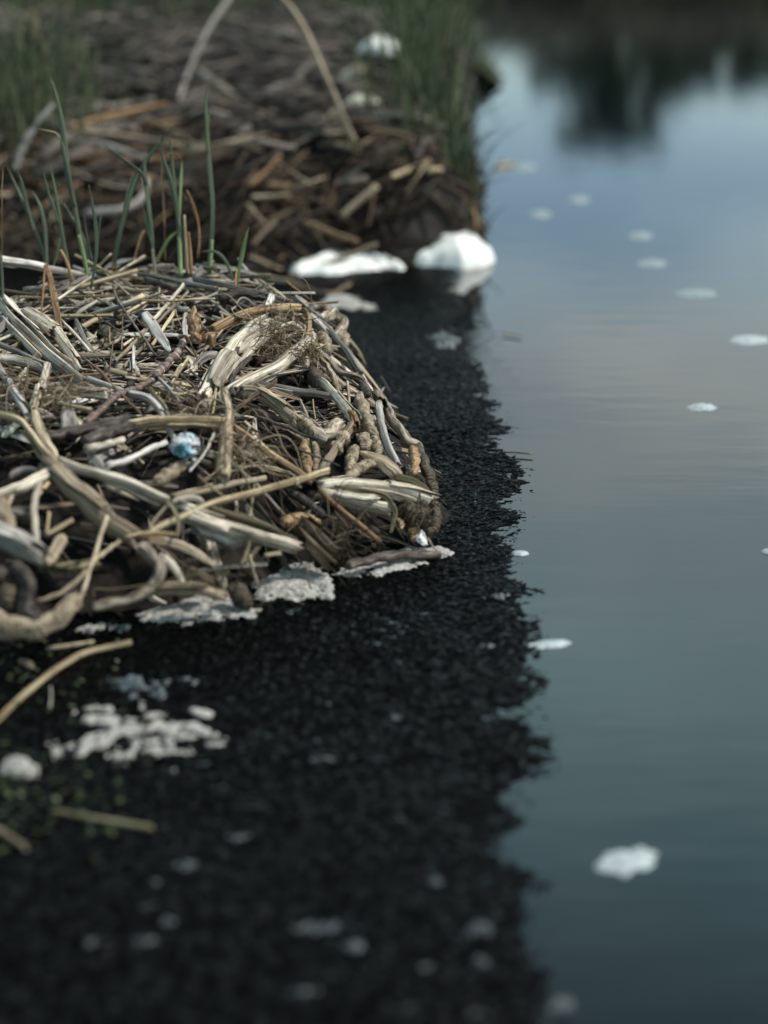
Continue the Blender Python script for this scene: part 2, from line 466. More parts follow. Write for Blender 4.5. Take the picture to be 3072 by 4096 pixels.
def grid_mesh(name, xs, ys, Z, mat, keep=None, parent=None, attrs=None, loc=None):
    ny, nx = Z.shape
    X, Y = (xs, ys) if np.ndim(xs) == 2 else np.meshgrid(xs, ys)
    V = np.stack([X.ravel(), Y.ravel(), Z.ravel()], 1)
    idx = np.arange(nx * ny).reshape(ny, nx)
    F = np.stack([idx[:-1, :-1], idx[:-1, 1:], idx[1:, 1:], idx[1:, :-1]], -1)
    if keep is not None:
        kk = keep[:-1, :-1] | keep[:-1, 1:] | keep[1:, 1:] | keep[1:, :-1]
        F = F[kk]
    F = F.reshape(-1, 4)
    used = np.zeros(len(V), bool); used[F.ravel()] = True
    remap = np.cumsum(used) - 1
    return mesh_obj(name, V[used], remap[F].tolist(), mat, parent, True, attrs, loc)

XX, YY = np.meshgrid(np.arange(-.95, .29, .006), np.arange(1.12, 2.72, .006))
PH = pile_h(XX, YY)
ZM = PH - .022 + .02 * (fbm(XX * 30, YY * 30, 3, 3) - .5) - .018 * np.clip(PH / .06, 0, 1)
mound = grid_mesh('mud_mound', XX, YY, ZM, MATS['mud'], ZM > -.045)
tag(mound, 'black wet mud under the near reed pile', None, None, 'structure')

bx = np.concatenate([np.arange(-3.2, -1.6, .06), np.arange(-1.6, .45, .018)])
by = np.concatenate([np.arange(2.9, 4.6, .018), np.arange(4.6, 9, .08)])
XX, YY = np.meshgrid(bx, by)
ZB = bank_h(XX, YY)
bank = grid_mesh('bank', XX, YY, ZB, MATS['bank_earth'], ZB > -.07)
tag(bank, 'earth bank covered with dry reeds behind the near pile', None, None, 'structure')
bx = np.linspace(-40, 2.2, 90); by = np.concatenate([np.arange(8.9, 16, .3), np.linspace(16, 52, 30)])
XX, YY = np.meshgrid(bx, by)
ZB2 = bank_h(XX, YY) + .12 * (fbm(XX * .7, YY * .7, 31, 3) - .4) * np.clip((YY - 9) / 4, 0, 1)
meadow = grid_mesh('meadow', XX, YY, ZB2, MATS['far_ground'], ZB2 > -.1)
tag(meadow, 'green meadow beyond the bank', None, None, 'structure')
XX, YY = np.meshgrid(np.linspace(-60, 60, 120), np.linspace(47, 75, 24))
ZF = np.clip((YY - 49 - 1.2 * np.sin(XX * .21)) * .35, -.3, 1.3) + .3 * (fbm(XX * .4, YY * .4, 8, 3) - .5)
shore = grid_mesh('far_shore', XX, YY, ZF, MATS['far_ground'])
tag(shore, 'low far shore across the water', None, None, 'structure')

# ------------------------------------------------------------------ black scum on the water
SC_EDGE = [(985,560),(975,600),(985,650),(978,705),(1000,765),(1045,815),(1060,870),(1080,950),(1098,1000),(1104,1100),(1096,1190),(1118,1290),(1140,1400),(1150,1480),(1125,1560),(1150,1600),(1140,1680),(1105,1800),(1122,1900),(1112,2000),(1140,2100),(1180,2230),(1200,2500)]
sc_poly = [tuple(on_plane(*D(x, y), 0)[:2]) for x, y in SC_EDGE]
sc_poly += [(-1.6, .45), (-1.9, 3.5), (.15, 3.5)]
ys_list = [.60]
while ys_list[-1] < 3.45:
    y = ys_list[-1]
    ys_list.append(y + (.0040 if y < 1.05 else .0026 if y < 1.35 else .0020 if y < 2.05 else .0035 if y < 2.5 else .009))
ys = np.array(ys_list); xs = np.arange(-.80, .33, .0022)
XX, YY = np.meshgrid(xs, ys)
view_half = .213 * (YY * .954 + .165) + .05
sd = poly_sd(XX, YY, sc_poly)
sd = sd + .003 + .013 * (fbm(XX * 18, YY * 18, 25, 4) - .5)
edge = np.clip(sd / .036, -1, 1)
amp = .55 + .9 * fbm(XX * 9, YY * 9, 27, 3)
bump = amp * ((fbm(XX * 140, YY * 120, 21, 2) - .5) * .0034 + (fbm(XX * 430, YY * 400, 22, 2) - .5) * .0034) + (fbm(XX * 22, YY * 22, 23, 2) - .5) * .0035
ZS = bump + np.where(edge > 0, .0021 * edge ** .8, .0034 * edge) + .0001
keepm = (ZS > -.0014) & (pile_h(XX, YY) < .06) & (XX < view_half) & (XX > -view_half - .2)
scum = grid_mesh('floating_scum', XX, YY, ZS, MATS['scum'], keepm)
tag(scum, 'black granular scum floating on the water round the pile', 'scum', None, 'stuff')
print('setting done', len(scum.data.polygons))

# ------------------------------------------------------------------ swept stems
def catmull(P, n_per):
    P = np.asarray(P, float)
    if len(P) == 2:
        t = np.linspace(0, 1, max(2, n_per * 1))[:, None]
        return P[0] * (1 - t) + P[1] * t
    E = np.vstack([2 * P[0] - P[1], P, 2 * P[-1] - P[-2]])
    out = []
    for i in range(len(P) - 1):
        p0, p1, p2, p3 = E[i:i + 4]
        t = np.linspace(0, 1, n_per, endpoint=False)[:, None]
        out.append(.5 * ((2 * p1) + (-p0 + p2) * t + (2 * p0 - 5 * p1 + 4 * p2 - p3) * t ** 2 + (-p0 + 3 * p1 - 3 * p2 + p3) * t ** 3))
    out.append(P[-1:])
    return np.vstack(out)

def frames(C, hint):
    T = np.gradient(C, axis=0); T /= np.linalg.norm(T, axis=1)[:, None] + 1e-12
    N = np.zeros_like(C)
    u = hint - T[0] * np.dot(hint, T[0])
    if np.linalg.norm(u) < 1e-6: u = np.cross(T[0], [0.3, 0.5, 1.0])
    u /= np.linalg.norm(u); N[0] = u
    for i in range(1, len(C)):
        u = N[i - 1] - T[i] * np.dot(N[i - 1], T[i]); N[i] = u / (np.linalg.norm(u) + 1e-12)
    return T, N, np.cross(T, N)

def sweep_data(C, R, rs, sides=10, flat=1.0, hint=None, ridge=0., knob=0., ring=0., ring_n=0, jag=.5, hollow=True, fold=0., taper_caps=False, phase=None):
    """closed tube along C; returns verts, faces, fib"""
    C = np.asarray(C, float); R = np.asarray(R, float)
    if hint is None: hint = np.array([rs.random() - .5, rs.random() - .5, 1.0])
    T, N, B = frames(C, hint)
    s = np.concatenate([[0], np.cumsum(np.linalg.norm(np.diff(C, axis=0), axis=1))])
    th = np.linspace(0, 2 * math.pi, sides, endpoint=False)
    ph = [rs.random() * 6.28 for _ in range(8)]
    rad = np.ones((len(C), sides))
    if ridge: rad += ridge * np.cos(5 * th[None] + ph[0] + s[:, None] * 9) + ridge * .7 * np.cos(3 * th[None] + ph[1] - s[:, None] * 14)
    if knob:
        rm = float(R.mean())
        k = s[:, None] / max(rm, 1e-4)
        rad += knob * (np.sin(k * 1.3 + ph[2] + 1.2 * np.sin(th[None] + ph[3])) * .5 + np.sin(k * 2.9 + 2 * th[None] + ph[4]) * .35 + np.sin(k * .6 + ph[5]) * .5 + .3 * np.sin(3 * th[None] + k * 4.1 + ph[6]))
    if ring and ring_n:
        rad += ring * (np.abs(np.sin(np.linspace(0, math.pi * ring_n, len(C)))) ** .6 - .6)[:, None]
    off = np.zeros((len(C), sides))
    if jag:
        for row, sg in ((0, -1), (-1, 1)):
            off[row] = [sg * R[row] * jag * (rs.random() * 1.6 - .3) for _ in range(sides)]
    cx = np.cos(th)[None] * R[:, None] * rad
    cy = np.sin(th)[None] * R[:, None] * rad * flat
    if fold: cy = cy + fold * (np.abs(np.cos(th))[None] ** 1.3) * R[:, None]
    V = C[:, None] + N[:, None] * cx[..., None] + B[:, None] * cy[..., None] + T[:, None] * off[..., None]
    n = len(C)
    V = V.reshape(-1, 3)
    fo = np.array([rs.random() * 3, rs.random() * 3, rs.random() * 3])
    fib = np.stack([cx.ravel(), (np.sin(th)[None] * R[:, None] * rad * max(flat, .5)).ravel(), np.repeat(s, sides)], 1) + fo
    faces = []
    for i in range(n - 1):
        a = i * sides
        for j in range(sides):
            k = (j + 1) % sides
            faces.append((a + j, a + k, a + sides + k, a + sides + j))
    V = list(V); fib = list(fib)
    for row, sg in ((0, -1), (n - 1, 1)):
        base = row * sides
        ctr = C[row] - T[row] * sg * (R[row] * (1.1 if hollow else -.15))
        cur = list(range(base, base + sides))
        if hollow:
            nb = len(V)
            for j in range(sides):
                inner = V[base + j] * .30 + (C[row] + T[row] * sg * R[row] * .0) * .70
                inner = C[row] + (V[base + j] - C[row]) * .68
                V.append(inner - T[row] * sg * R[row] * .15); fib.append(fib[base + j])
            for j in range(sides):
                k = (j + 1) % sides
                f = (cur[j], cur[k], nb + k, nb + j)
                faces.append(f if sg > 0 else f[::-1])
            cur = list(range(nb, nb + sides))
        c = len(V); V.append(ctr); fib.append(fib[base])
        for j in range(sides):
            k = (j + 1) % sides
            f = (cur[j], cur[k], c)
            faces.append(f if sg > 0 else f[::-1])
    return np.array(V), faces, np.array(fib)

def sweep_obj(name, C, R, mat, rs, parent=None, **kw):
    V, F, fib = sweep_data(C, R, rs, **kw)
    return mesh_obj(name, V, F, MATS[mat], parent, True, {'fib': ('FLOAT_VECTOR', fib)}, loc=C[0])

def sheath_obj(C, R, i0, i1, a0, a1, k, mat, rs, parent, flare=.0):
    """a strip of loose leaf sheath wrapped part of the way round a stem"""
    T, N, B = frames(C, np.array([0.2, 0.1, 1.0]))
    m = 9
    ii = np.arange(i0, i1 + 1)
    V, fib = [], []
    j0 = [rs.random() for _ in range(m)]; j1 = [rs.random() for _ in range(m)]
    for q, i in enumerate(ii):
        f = q / max(1, len(ii) - 1)
        for j in range(m):
            a = a0 + (a1 - a0) * (j / (m - 1)) * (1 - .25 * f * (1 if j > m / 2 else .4))
            r = R[i] * (k + flare * max(0, f - .5) ** 2 * 4 + .05 * math.sin(7 * a + f * 5))
            sh = 0
            if q == 0: sh = -R[i] * 1.6 * j0[j]
            if q == len(ii) - 1: sh = R[i] * 2.2 * j1[j]
            V.append(C[i] + (N[i] * math.cos(a) + B[i] * math.sin(a)) * r + T[i] * sh)
            fib.append((math.cos(a) * r, math.sin(a) * r, i * .01 + a0))
    F = []
    for q in range(len(ii) - 1):
        for j in range(m - 1):
            F.append((q * m + j, q * m + j + 1, (q + 1) * m + j + 1, (q + 1) * m + j))
    o = mesh_obj('sheath', V, F, MATS[mat], parent, True, {'fib': ('FLOAT_VECTOR', fib)}, loc=C[i0])
    md = o.modifiers.new('thickness', 'SOLIDIFY'); md.thickness = .0009; md.offset = 1
    return o

def pieces_obj(name, items, mat, parent=None):
    """one mesh of many short pieces; items: (C, R, rnd, flat, hint, sides)"""
    VV, FF, FB, RR = [], [], [], []
    base = 0
    for C, R, rnd, flat, hint, sides in items:
        C = np.asarray(C, float); n = len(C)
        T, N, B = frames(C, np.asarray(hint, float))
        th = np.linspace(0, 2 * math.pi, sides, endpoint=False)
        R = np.asarray(R, float)
        V = C[:, None] + N[:, None] * (np.cos(th)[None] * R[:, None])[..., None] + B[:, None] * (np.sin(th)[None] * R[:, None] * flat)[..., None]
        s = np.concatenate([[0], np.cumsum(np.linalg.norm(np.diff(C, axis=0), axis=1))])
        fb = np.stack([(np.cos(th)[None] * R[:, None]).ravel(), (np.sin(th)[None] * R[:, None]).ravel(), np.repeat(s, sides)], 1) + rnd * 37
        VV.append(V.reshape(-1, 3)); FB.append(fb); RR.append(np.full(n * sides, rnd))
        for i in range(n - 1):
            a = base + i * sides
            for j in range(sides):
                k = (j + 1) % sides
                FF.append((a + j, a + k, a + sides + k, a + sides + j))
        FF.append(tuple(range(base + sides - 1, base - 1, -1)))
        FF.append(tuple(range(base + (n - 1) * sides, base + n * sides)))
        base += n * sides
    V = np.vstack(VV)
    return mesh_obj(name, V, FF, MATS[mat], parent, True, {'fib': ('FLOAT_VECTOR', np.vstack(FB)), 'rnd': ('FLOAT', np.concatenate(RR))}, loc=V.mean(0) if parent is None else None)

# crops of the photograph in which positions were read: origin x, y and enlargement
CROPS = {'A': (0, 1000, 2.765), 'B': (600, 1000, 2.765), 'C': (1000, 1100, 2.765), 'D': (0, 1400, 2.765), 'E': (600, 1400, 2.765),
         'F': (1200, 1500, 2.765), 'G': (0, 1850, 2.765), 'H': (600, 1850, 2.765), 'I': (1200, 1700, 2.765), 'R3': (0, 650, 1.62), 'T': (0, 0, 1.62), 'U': (1000, 0, 1.62),
         'R7': (0, 1700, 1.843), 'R8': (900, 1700, 1.659), 'K': (950, 500, 1.4426), 'S': (0, 0, 1.0), 'W': (0, 0, .54)}
def crop_pts(crop, txt):
    x0, y0, k = CROPS[crop]
    out = []
    for p in txt.split():
        c = crop
        if ':' in p: c, p = p.split(':')
        a0, b0, kk = CROPS[c]
        u, v = p.split(',')
        out.append((a0 + float(u) / kk, b0 + float(v) / kk))
    return np.array(out), k

def path3d(px, surf, wpx, layer, bend):
    """pixel path -> points in space lying on the surface that carries the stem"""
    if surf == 'pile': t = np.array([hit(pile_h, x, y, 1.15, 3.0, .003) for x, y in px])
    elif surf == 'bank': t = np.array([hit(bank_h, x, y, 2.9, 9.0, .01) for x, y in px])
    elif surf == 'scum': t = np.array([np.dot(on_plane(x, y, .004) - CAMP, FWD) for x, y in px])
    elif surf == 'stand': t = np.full(len(px), hit(pile_h, px[0][0], px[0][1], 1.15, 3.0, .003))
    elif surf == 'standbank': t = np.full(len(px), hit(bank_h, px[0][0], px[0][1], 2.9, 9.0, .01) - .10)
    s = np.concatenate([[0], np.cumsum(np.linalg.norm(np.diff(px, axis=0), axis=1))])
    if surf in ('pile', 'bank') and len(px) > 1:
        deg = 1 if (len(px) < 4 or bend == 0) else 2
        fit = np.polyval(np.polyfit(s, t, deg), s)
        t = np.minimum(fit, t + .012)
    r = np.asarray(wpx) / 2 / FPX * t
    t = t - r * .5 - layer * (.018 if surf == 'bank' else .0036)
    return np.array([CAMP + pix_dir(x, y) * tt for (x, y), tt in zip(px, t)]), r, t

N_TR = [0]
def trace(name, label, mat, crop, w, layer, txt, cat=None, surf='pile', bend=1, wend=None, shape='stem', nodes=(), sheaths=0, group=None, hollow=True, wprof=None, parent=None, lean=0.):
    N_TR[0] += 1
    rs = random.Random(1000 + N_TR[0])
    px, k = crop_pts(crop, txt)
    w = w / k
    we = w if wend is None else wend / k
    npts = len(px)
    wp = np.linspace(w, we, npts)
    P, r, t = path3d(px, surf, wp, layer, bend)
    if lean:
        P = P + np.outer(np.linspace(0, 1, npts), np.array([0, lean, 0]))
    length = np.linalg.norm(np.diff(P, axis=0), axis=1).sum()
    rm = float(r.mean())
    seg = max(rm * .55, .0018) if shape in ('rhizome', 'root') else max(rm * .9, .003)
    n_per = int(max(3, min(26, length / seg / max(1, npts - 1))))
    C = catmull(P, n_per)
    R = np.interp(np.linspace(0, npts - 1, len(C)), np.arange(npts), r)
    # slight natural crookedness
    ss = np.linspace(0, 1, len(C))
    wob = np.stack([np.sin(ss * (5 + 4 * rs.random()) * 3.1 + rs.random() * 6) for _ in range(3)], 1)
    C = C + wob * rm * (.05 if shape == 'stem' else .06 if shape == 'blade' else .14)
    kw = {}
    if shape == 'stem':
        big = w > 34
        R = R * (1 + .03 * np.sin(ss * 7 + rs.random() * 6) + .012 * np.sin(ss * 31 + rs.random() * 6))
        kw = dict(sides=16 if big else 10, flat=rs.uniform(.42, .78), ridge=.07 if big else .04, jag=.9 if big else .5, hollow=hollow)
    elif shape == 'twig':
        R = R * (1 + .12 * np.sin(ss * 17 + rs.random() * 6) + .10 * np.sin(ss * 43 + rs.random() * 6)) * np.linspace(1.05, .85, len(C))
        kw = dict(sides=8, flat=1., ridge=.06, jag=.3, hollow=False)
    elif shape in ('rhizome', 'root'):
        e = np.minimum(1, np.minimum(ss, 1 - ss) * len(C) * .12 + .62) if shape == 'rhizome' else np.ones(len(C))
        R = R * e
        kw = dict(sides=16, flat=.88, ridge=.05 if shape == 'rhizome' else .09, knob=.07 if shape == 'rhizome' else .13, ring=.055 if shape == 'rhizome' else 0, ring_n=max(2, int(length / .010)), jag=.15, hollow=False)
    elif shape == 'blade':
        prof = np.interp(ss, [0, .12, .5, .85, 1], wprof or [.55, .9, 1., .75, .12])
        R = R * prof
        view = C.mean(0) - CAMP; view /= np.linalg.norm(view)
        tg = P[-1] - P[0]
        hint = np.cross(view, tg); hint /= np.linalg.norm(hint) + 1e-9
        hint = hint + view * (rs.random() - .5) * .4
        kw = dict(sides=8, flat=.10, fold=.16, hint=hint, jag=.15, hollow=False)
    if shape == 'stem' and sheaths == 0 and w > 20 and surf == 'pile' and not nodes: sheaths = 1 if w < 34 else 2
    o = sweep_obj(name, C, R, mat, rs, parent, **kw)
    if parent is None:
        tag(o, label, cat or name.replace('_', ' '), group)
    for f in nodes:
        i = int(f * (len(C) - 1)); i = min(max(i, 1), len(C) - 2)
        T = C[i + 1] - C[i - 1]; T /= np.linalg.norm(T)
        Cn = np.array([C[i] + T * R[i] * z for z in (-.55, -.3, 0, .3, .55)])
        sweep_obj('node', Cn, R[i] * np.array([1.01, 1.13, 1.22, 1.12, 1.01]), mat, rs, o, sides=10, flat=.9, jag=.1, hollow=False)
    for q in range(sheaths):
        L = len(C)
        i0 = int(L * rs.uniform(.02, .6)); i1 = min(L - 2, i0 + max(4, int(L * rs.uniform(.25, .5))))
        a0 = rs.uniform(0, 6.28)
        if i1 - i0 >= 3: sheath_obj(C, R, i0, i1, a0, a0 + rs.uniform(1.6, 2.8), 1.06 + .06 * q, mat, rs, o, flare=rs.uniform(0, .35))
    return o

def patch(name, label, cat, mat, crop, outline, layer, bulge, fold, surf='pile', step=7., thick=.0008, seed=1, zfix=None, back=.55):
    """a crumpled sheet: outline read off the photograph, laid on the carrying surface with folds of its own"""
    poly, k = crop_pts(crop, outline)
    c = poly.mean(0)
    if surf == 'pile': t0 = hit(pile_h, c[0], c[1], 1.15, 3.0, .003)
    elif surf == 'bank': t0 = hit(bank_h, c[0], c[1], 2.9, 9.0, .01)
    else: t0 = np.dot(on_plane(c[0], c[1], zfix) - CAMP, FWD)
    lo = poly.min(0) - step; hi = poly.max(0) + step
    xs = np.arange(lo[0], hi[0], step); ys = np.arange(lo[1], hi[1], step)
    X, Y = np.meshgrid(xs, ys)
    sd = poly_sd(X, Y, poly)
    size = max(hi - lo)
    n1 = fbm(X / size * 5, Y / size * 5, seed, 3) - .5
    n2 = np.abs(fbm(X / size * 7 + 3, Y / size * 4, seed + 7, 2) - .5)
    slope = (Y - c[1]) / FPX * t0                     # leans back like the ground it lies on
    T = t0 - layer * .0042 - bulge * np.clip(sd / (size * .25), 0, 1) + fold * n1 + fold * 1.6 * n2 - slope * back
    V = CAMP + T[..., None] * (FWD + RGT * ((X - W_PX / 2) / FPX)[..., None] + UPV * ((H_PX / 2 - Y) / FPX)[..., None])
    ny, nx = X.shape
    idx = np.arange(nx * ny).reshape(ny, nx)
    F = np.stack([idx[:-1, :-1], idx[1:, :-1], idx[1:, 1:], idx[:-1, 1:]], -1)
    ins = sd > -step * .2
    kk = ins[:-1, :-1] & ins[:-1, 1:] & ins[1:, 1:] & ins[1:, :-1]
    F = F[kk].reshape(-1, 4)
    V = V.reshape(-1, 3)
    used = np.zeros(len(V), bool); used[F.ravel()] = True
    rm = np.cumsum(used) - 1
    o = mesh_obj(name, V[used], rm[F].tolist(), MATS[mat], None, True, None, loc=V[used].mean(0))
    md = o.modifiers.new('thickness', 'SOLIDIFY'); md.thickness = thick; md.offset = 0
    tag(o, label, cat)
    return o

# ------------------------------------------------------------------ the near pile: stems that can be told apart
T_ = trace
# far rim
T_('reed_stalk', 'thick smooth grey stem lying behind the green shoots at the left edge', 'white', 'A', 105, -3, '-260,60 0,110 450,190 900,275', wend=70, bend=0)
T_('reed_stalk', 'long grey stem along the far rim below the shoots', 'grey', 'B', 66, 0, '-120,270 150,310 400,370 740,430')
T_('reed_stalk', 'long grey stem on the rim running down to the pile corner', 'grey', 'B', 74, 1, '480,320 740,370 1000,430 1300,500 1659,610', sheaths=1)
T_('rotten_branch', 'rough brown crumbling branch below the long rim stem', 'darkbark', 'B', 72, 0, '-40,330 180,395 330,455', shape='root', cat='branch')
T_('bark_strip', 'dark curled bark strip under the grey rim stem', 'darkbark', 'B', 95, 0, '780,545 1000,480 1250,525', shape='root', cat='bark')
T_('reed_stub', 'short whitish split stub standing above the golden stalk', 'white', 'C', 100, 2, '232,255 190,365', sheaths=1, cat='reed stub')
T_('straw', 'yellow jointed straw lying level behind the wilted brown shoot', 'straw', 'A', 30, 3, '205,520 560,525 900,515 1265,505', nodes=(.08, .8))
T_('straw', 'flat pale split straw rising to a ragged end beside a shoot', 'pale', 'A', 40, 4, '640,550 840,415 1045,280')
T_('straw', 'grey straw behind the pale split straw with ragged end', 'grey', 'A', 40, 2, '610,465 780,385 960,298')
T_('straw', 'long straw slanting from the shoots down across the litter', 'straw', 'A', 30, 3, '830,55 1080,185 1400,360 1659,530 B:160,600', nodes=(.3,))
T_('straw', 'brownish straw crossing under the long slanting straw', 'tan', 'A', 34, 4, '1080,170 1250,340 1430,505')
T_('straw', 'golden straw lying on the rim beside the third shoot', 'straw', 'A', 42, 1, '1060,235 1300,265 1580,322')
T_('straw', 'greyish straw stub sticking up between two shoots', 'tan', 'A', 28, 4, '1310,240 1450,155 1600,65')
T_('straw', 'thin pale straw slanting beside the raised straw stub', 'grey', 'A', 12, 4, '1450,170 1560,120 1659,90 B:260,205')
T_('straw', 'thick tan jointed straw below the yellow level straw', 'straw', 'A', 42, 2, '380,730 620,738 790,727 1010,725 1250,715', nodes=(.48,))
T_('straw', 'short tan straw leaning on the wilted brown shoot', 'straw', 'A', 34, 3, '390,725 460,680 545,620')
T_('reed_stalk', 'broad bleached fibrous stem slanting down, left one of a pair', 'pale', 'S', 74, 4, '16,1232 60,1290 110,1338 200,1427 285,1495 342,1537', sheaths=4, wend=58)
T_('reed_stalk', 'broad bleached stem slanting down, right one of a pair', 'pale', 'S', 54, 4, '126,1262 180,1297 231,1345 285,1428 322,1490', sheaths=3, wend=40)
T_('reed_stalk', 'tan split stem along the underside of the bleached pair', 'tan', 'A', 42, 2, '105,845 250,975 410,1125')
T_('reed_leaf', 'grey ribbon leaf hanging between the straws near the wilted shoot', 'grey', 'A', 62, 3, '835,755 905,930 960,1030 1050,1130', shape='blade')
T_('straw', 'pale ribbed straw slanting down right of the wilted shoot', 'pale', 'A', 42, 2, '680,780 830,930 1000,1130')
T_('straw', 'short upright straw stub amid the litter', 'straw', 'A', 36, 4, '1208,815 1212,930 1218,1060')
T_('straw', 'thin upright straw beside the straw stub', 'tan', 'A', 26, 3, '1362,650 1352,860 1345,1110')
T_('twig', 'thin knobbly twig crossing the litter from the jointed straw', 'brown', 'A', 20, 5, '1025,700 1220,830 1320,900 1500,970 1660,1010', shape='twig')
T_('twig', 'dark bent twig running down from the brownish straw', 'darkbark', 'A', 28, 6, '1250,390 1280,500 1340,620 1500,850 1570,940 1659,1080 B:70,1170', shape='twig')
T_('twig', 'long thin purple-brown twig slanting across the bleached pair', 'brown', 'S', 11, 6, '-20,1196 0,1208 60,1240 120,1268 203,1329 282,1390 347,1441 395,1480', shape='twig')
T_('twig', 'yellow-brown twig end slanting towards the peeling birch twig', 'rust', 'S', 14, 6, '385,1470 430,1519 470,1563 515,1607 560,1655', shape='twig')
T_('straw', 'split grey straw lying level above the twig crossing', 'tan', 'A', 50, 2, '770,1150 1000,1165 1270,1170')
T_('reed_stalk', 'dark brown upright reed stub beside the yellow-brown twig', 'brown', 'A', 34, 5, '1252,1015 1230,1180 1205,1370 D:1205,300')
T_('straw', 'tan straw rising right from the twig crossing', 'straw', 'A', 48, 3, '1270,1235 1400,1110 1530,980 1659,850 B:60,780')
T_('straw', 'short straw between the rising tan straws', 'tan', 'A', 34, 2, '1360,1060 1530,935 1600,880')
T_('straw', 'tan straw rising beside the broad grey blade', 'tan', 'A', 46, 2, '1370,1290 1500,1160 1640,1000 B:60,900')
T_('straw', 'white-grey upright forked straw near the peeling birch twig', 'white', 'A', 60, 5, '1480,1080 1475,1200 1480,1330', sheaths=1)
T_('straw', 'straight bleached straw with broken tip pointing up right', 'pale', 'B', 48, 6, '40,775 200,590 370,385')
T_('straw', 'brownish straw lying parallel under the bleached straw', 'tan', 'B', 42, 5, '75,812 250,630 420,458')
T_('straw', 'third and lowest of three parallel straws beside the grey blade', 'straw', 'B', 42, 3, '20,1060 140,880 275,680')
T_('straw', 'thin yellow straw lying level over the three parallel straws', 'gold', 'B', 24, 7, '-120,555 200,565 450,552 715,540')
T_('reed_leaf', 'broad lilac-grey flat blade pointing down at the birch twig', 'white', 'B', 118, 6, '-70,690 30,830 120,970 222,1118', shape='blade', wprof=[.7, 1., 1., .8, .25])
T_('straw', 'thin pale straw beside the brown dead leaf', 'straw', 'B', 20, 4, '275,655 310,760 355,860')
T_('reed_leaf', 'bluish white leaf strip behind the brown dead leaf', 'white', 'B', 66, 3, '90,520 250,590 350,660 430,640', shape='blade', wprof=[.4, .8, 1., .8, .3])
T_('reed_leaf', 'pale upright leaf strip left of the brown dead leaf', 'white', 'B', 62, 4, '400,690 385,830 395,970', shape='blade', wprof=[.6, 1, 1, .9, .5])
T_('straw', 'grey straw pointing right above the golden stalk', 'grey', 'B', 32, 3, '490,590 620,530 745,475')
T_('reed_leaf', 'arched thin leaf on the rim above the golden stalk', 'grey', 'B', 40, 4, '950,600 1010,540 1090,560 1170,650', shape='blade')
# wilted shoot and its neighbour
T_('dead_shoot', 'brown wilted reed shoot standing at the left of the rim', 'rust', 'R3', 50, 7, '300,665 325,760 350,870 372,1000 395,1130', shape='blade', wprof=[.5, .8, 1, .8, .6], cat='reed shoot')
T_('dead_shoot', 'thin rust-brown stem standing left of the wilted shoot', 'rust', 'R3', 22, 7, '290,670 280,830 264,1000', cat='reed shoot')
# golden stalk
T_('reed_stalk', 'thick golden-brown rotten stalk arching to the pile corner', 'gold', 'B', 108, 4, '690,880 820,812 1000,725 1250,665 1450,645 1660,640', sheaths=2, wend=100)
T_('reed_stalk', 'golden-brown stump bent down at the end of the rotten stalk', 'gold', 'C', 76, 6, '600,352 650,470 655,600 630,700', sheaths=1)
patch('dead_leaf', 'curled brown dead leaf standing beside the golden stalk', 'leaf', 'dead_leaf', 'B', '490,592 530,680 560,760 605,845 590,900 565,930 640,905 765,900 730,990 710,1085 610,1045 520,1030 460,1030 440,1000 436,920 410,830 393,745 430,680', 20, .010, .012, seed=3, step=5, back=.1)
T_('straw', 'thin tan straw leaning against the dead leaf', 'straw', 'B', 26, 8, '800,885 690,1010 545,1180')
T_('reed_stub', 'short pale straw stub under the golden stalk', 'pale', 'C', 44, 4, '335,575 420,545 505,518', cat='reed stub')
# big pale stems, right half
T_('reed_stalk', 'widest bleached stem in the middle of the pile', 'pale', 'S', 92, 4, '1052,1310 1000,1345 945,1395 890,1460 838,1550 815,1590', sheaths=4, wend=60)
T_('reed_stalk', 'narrow bleached stem against the right side of the widest stem', 'pale', 'S', 30, 4, '1060,1345 1000,1400 930,1478 890,1530', sheaths=1)
T_('reed_stalk', 'long twisted bleached stem slanting down from the frayed knot', 'pale', 'S', 56, 5, '1222,1372 1180,1402 1119,1455 1052,1490 940,1545 870,1590 802,1631', sheaths=4, wend=44)
T_('reed_leaf', 'grey flat leaf under the twisted bleached stem', 'pale', 'E', 110, 3, '1180,350 1320,290 1480,170 1600,60', shape='blade', wprof=[.7, 1, 1, .9, .6])
T_('reed_leaf', 'grey crumpled leaf over the top of the widest stem', 'grey', 'B', 110, 7, '500,1290 620,1180 760,1150', shape='blade', wprof=[.6, 1, 1, .9, .7])
T_('reed_stalk', 'grey cracked stem lying level across the dark hollow', 'grey', 'S', 30, 3, '975,1528 1083,1545 1170,1562 1253,1574 1340,1588')
T_('reed_stalk', 'pale split stem bent down over the round rhizome', 'pale', 'S', 36, 6, '1285,1525 1318,1556 1345,1587 1385,1635 1412,1672', sheaths=2, wend=42)
T_('reed_stalk', 'fibrous tan stem running down into the ringed rhizome', 'tan', 'S', 44, 4, '955,1560 1010,1562 1063,1585 1110,1625 1150,1662 1190,1692', sheaths=2, wend=56)
T_('rhizome', 'grey ringed rhizome joining the round one', 'rhizome', 'S', 60, 4, '1165,1668 1195,1688 1225,1707 1265,1732', shape='rhizome', wend=74)
T_('rhizome', 'large smooth round rhizome in the middle of the right flank', 'root', 'S', 78, 4, '1250,1742 1285,1752 1318,1738 1348,1700', shape='root', wend=66)
T_('cane', 'thick tan jointed cane slanting down left from a broken end', 'tan', 'S', 58, 6, '1405,1710 1372,1755 1335,1810 1285,1884', nodes=(.35, .62), wend=54)
T_('rhizome', 'large knobbly dotted rhizome hanging on the right flank', 'rhizome', 'S', 58, 3, '1436,1585 1450,1630 1466,1680 1484,1730 1490,1760', shape='rhizome')
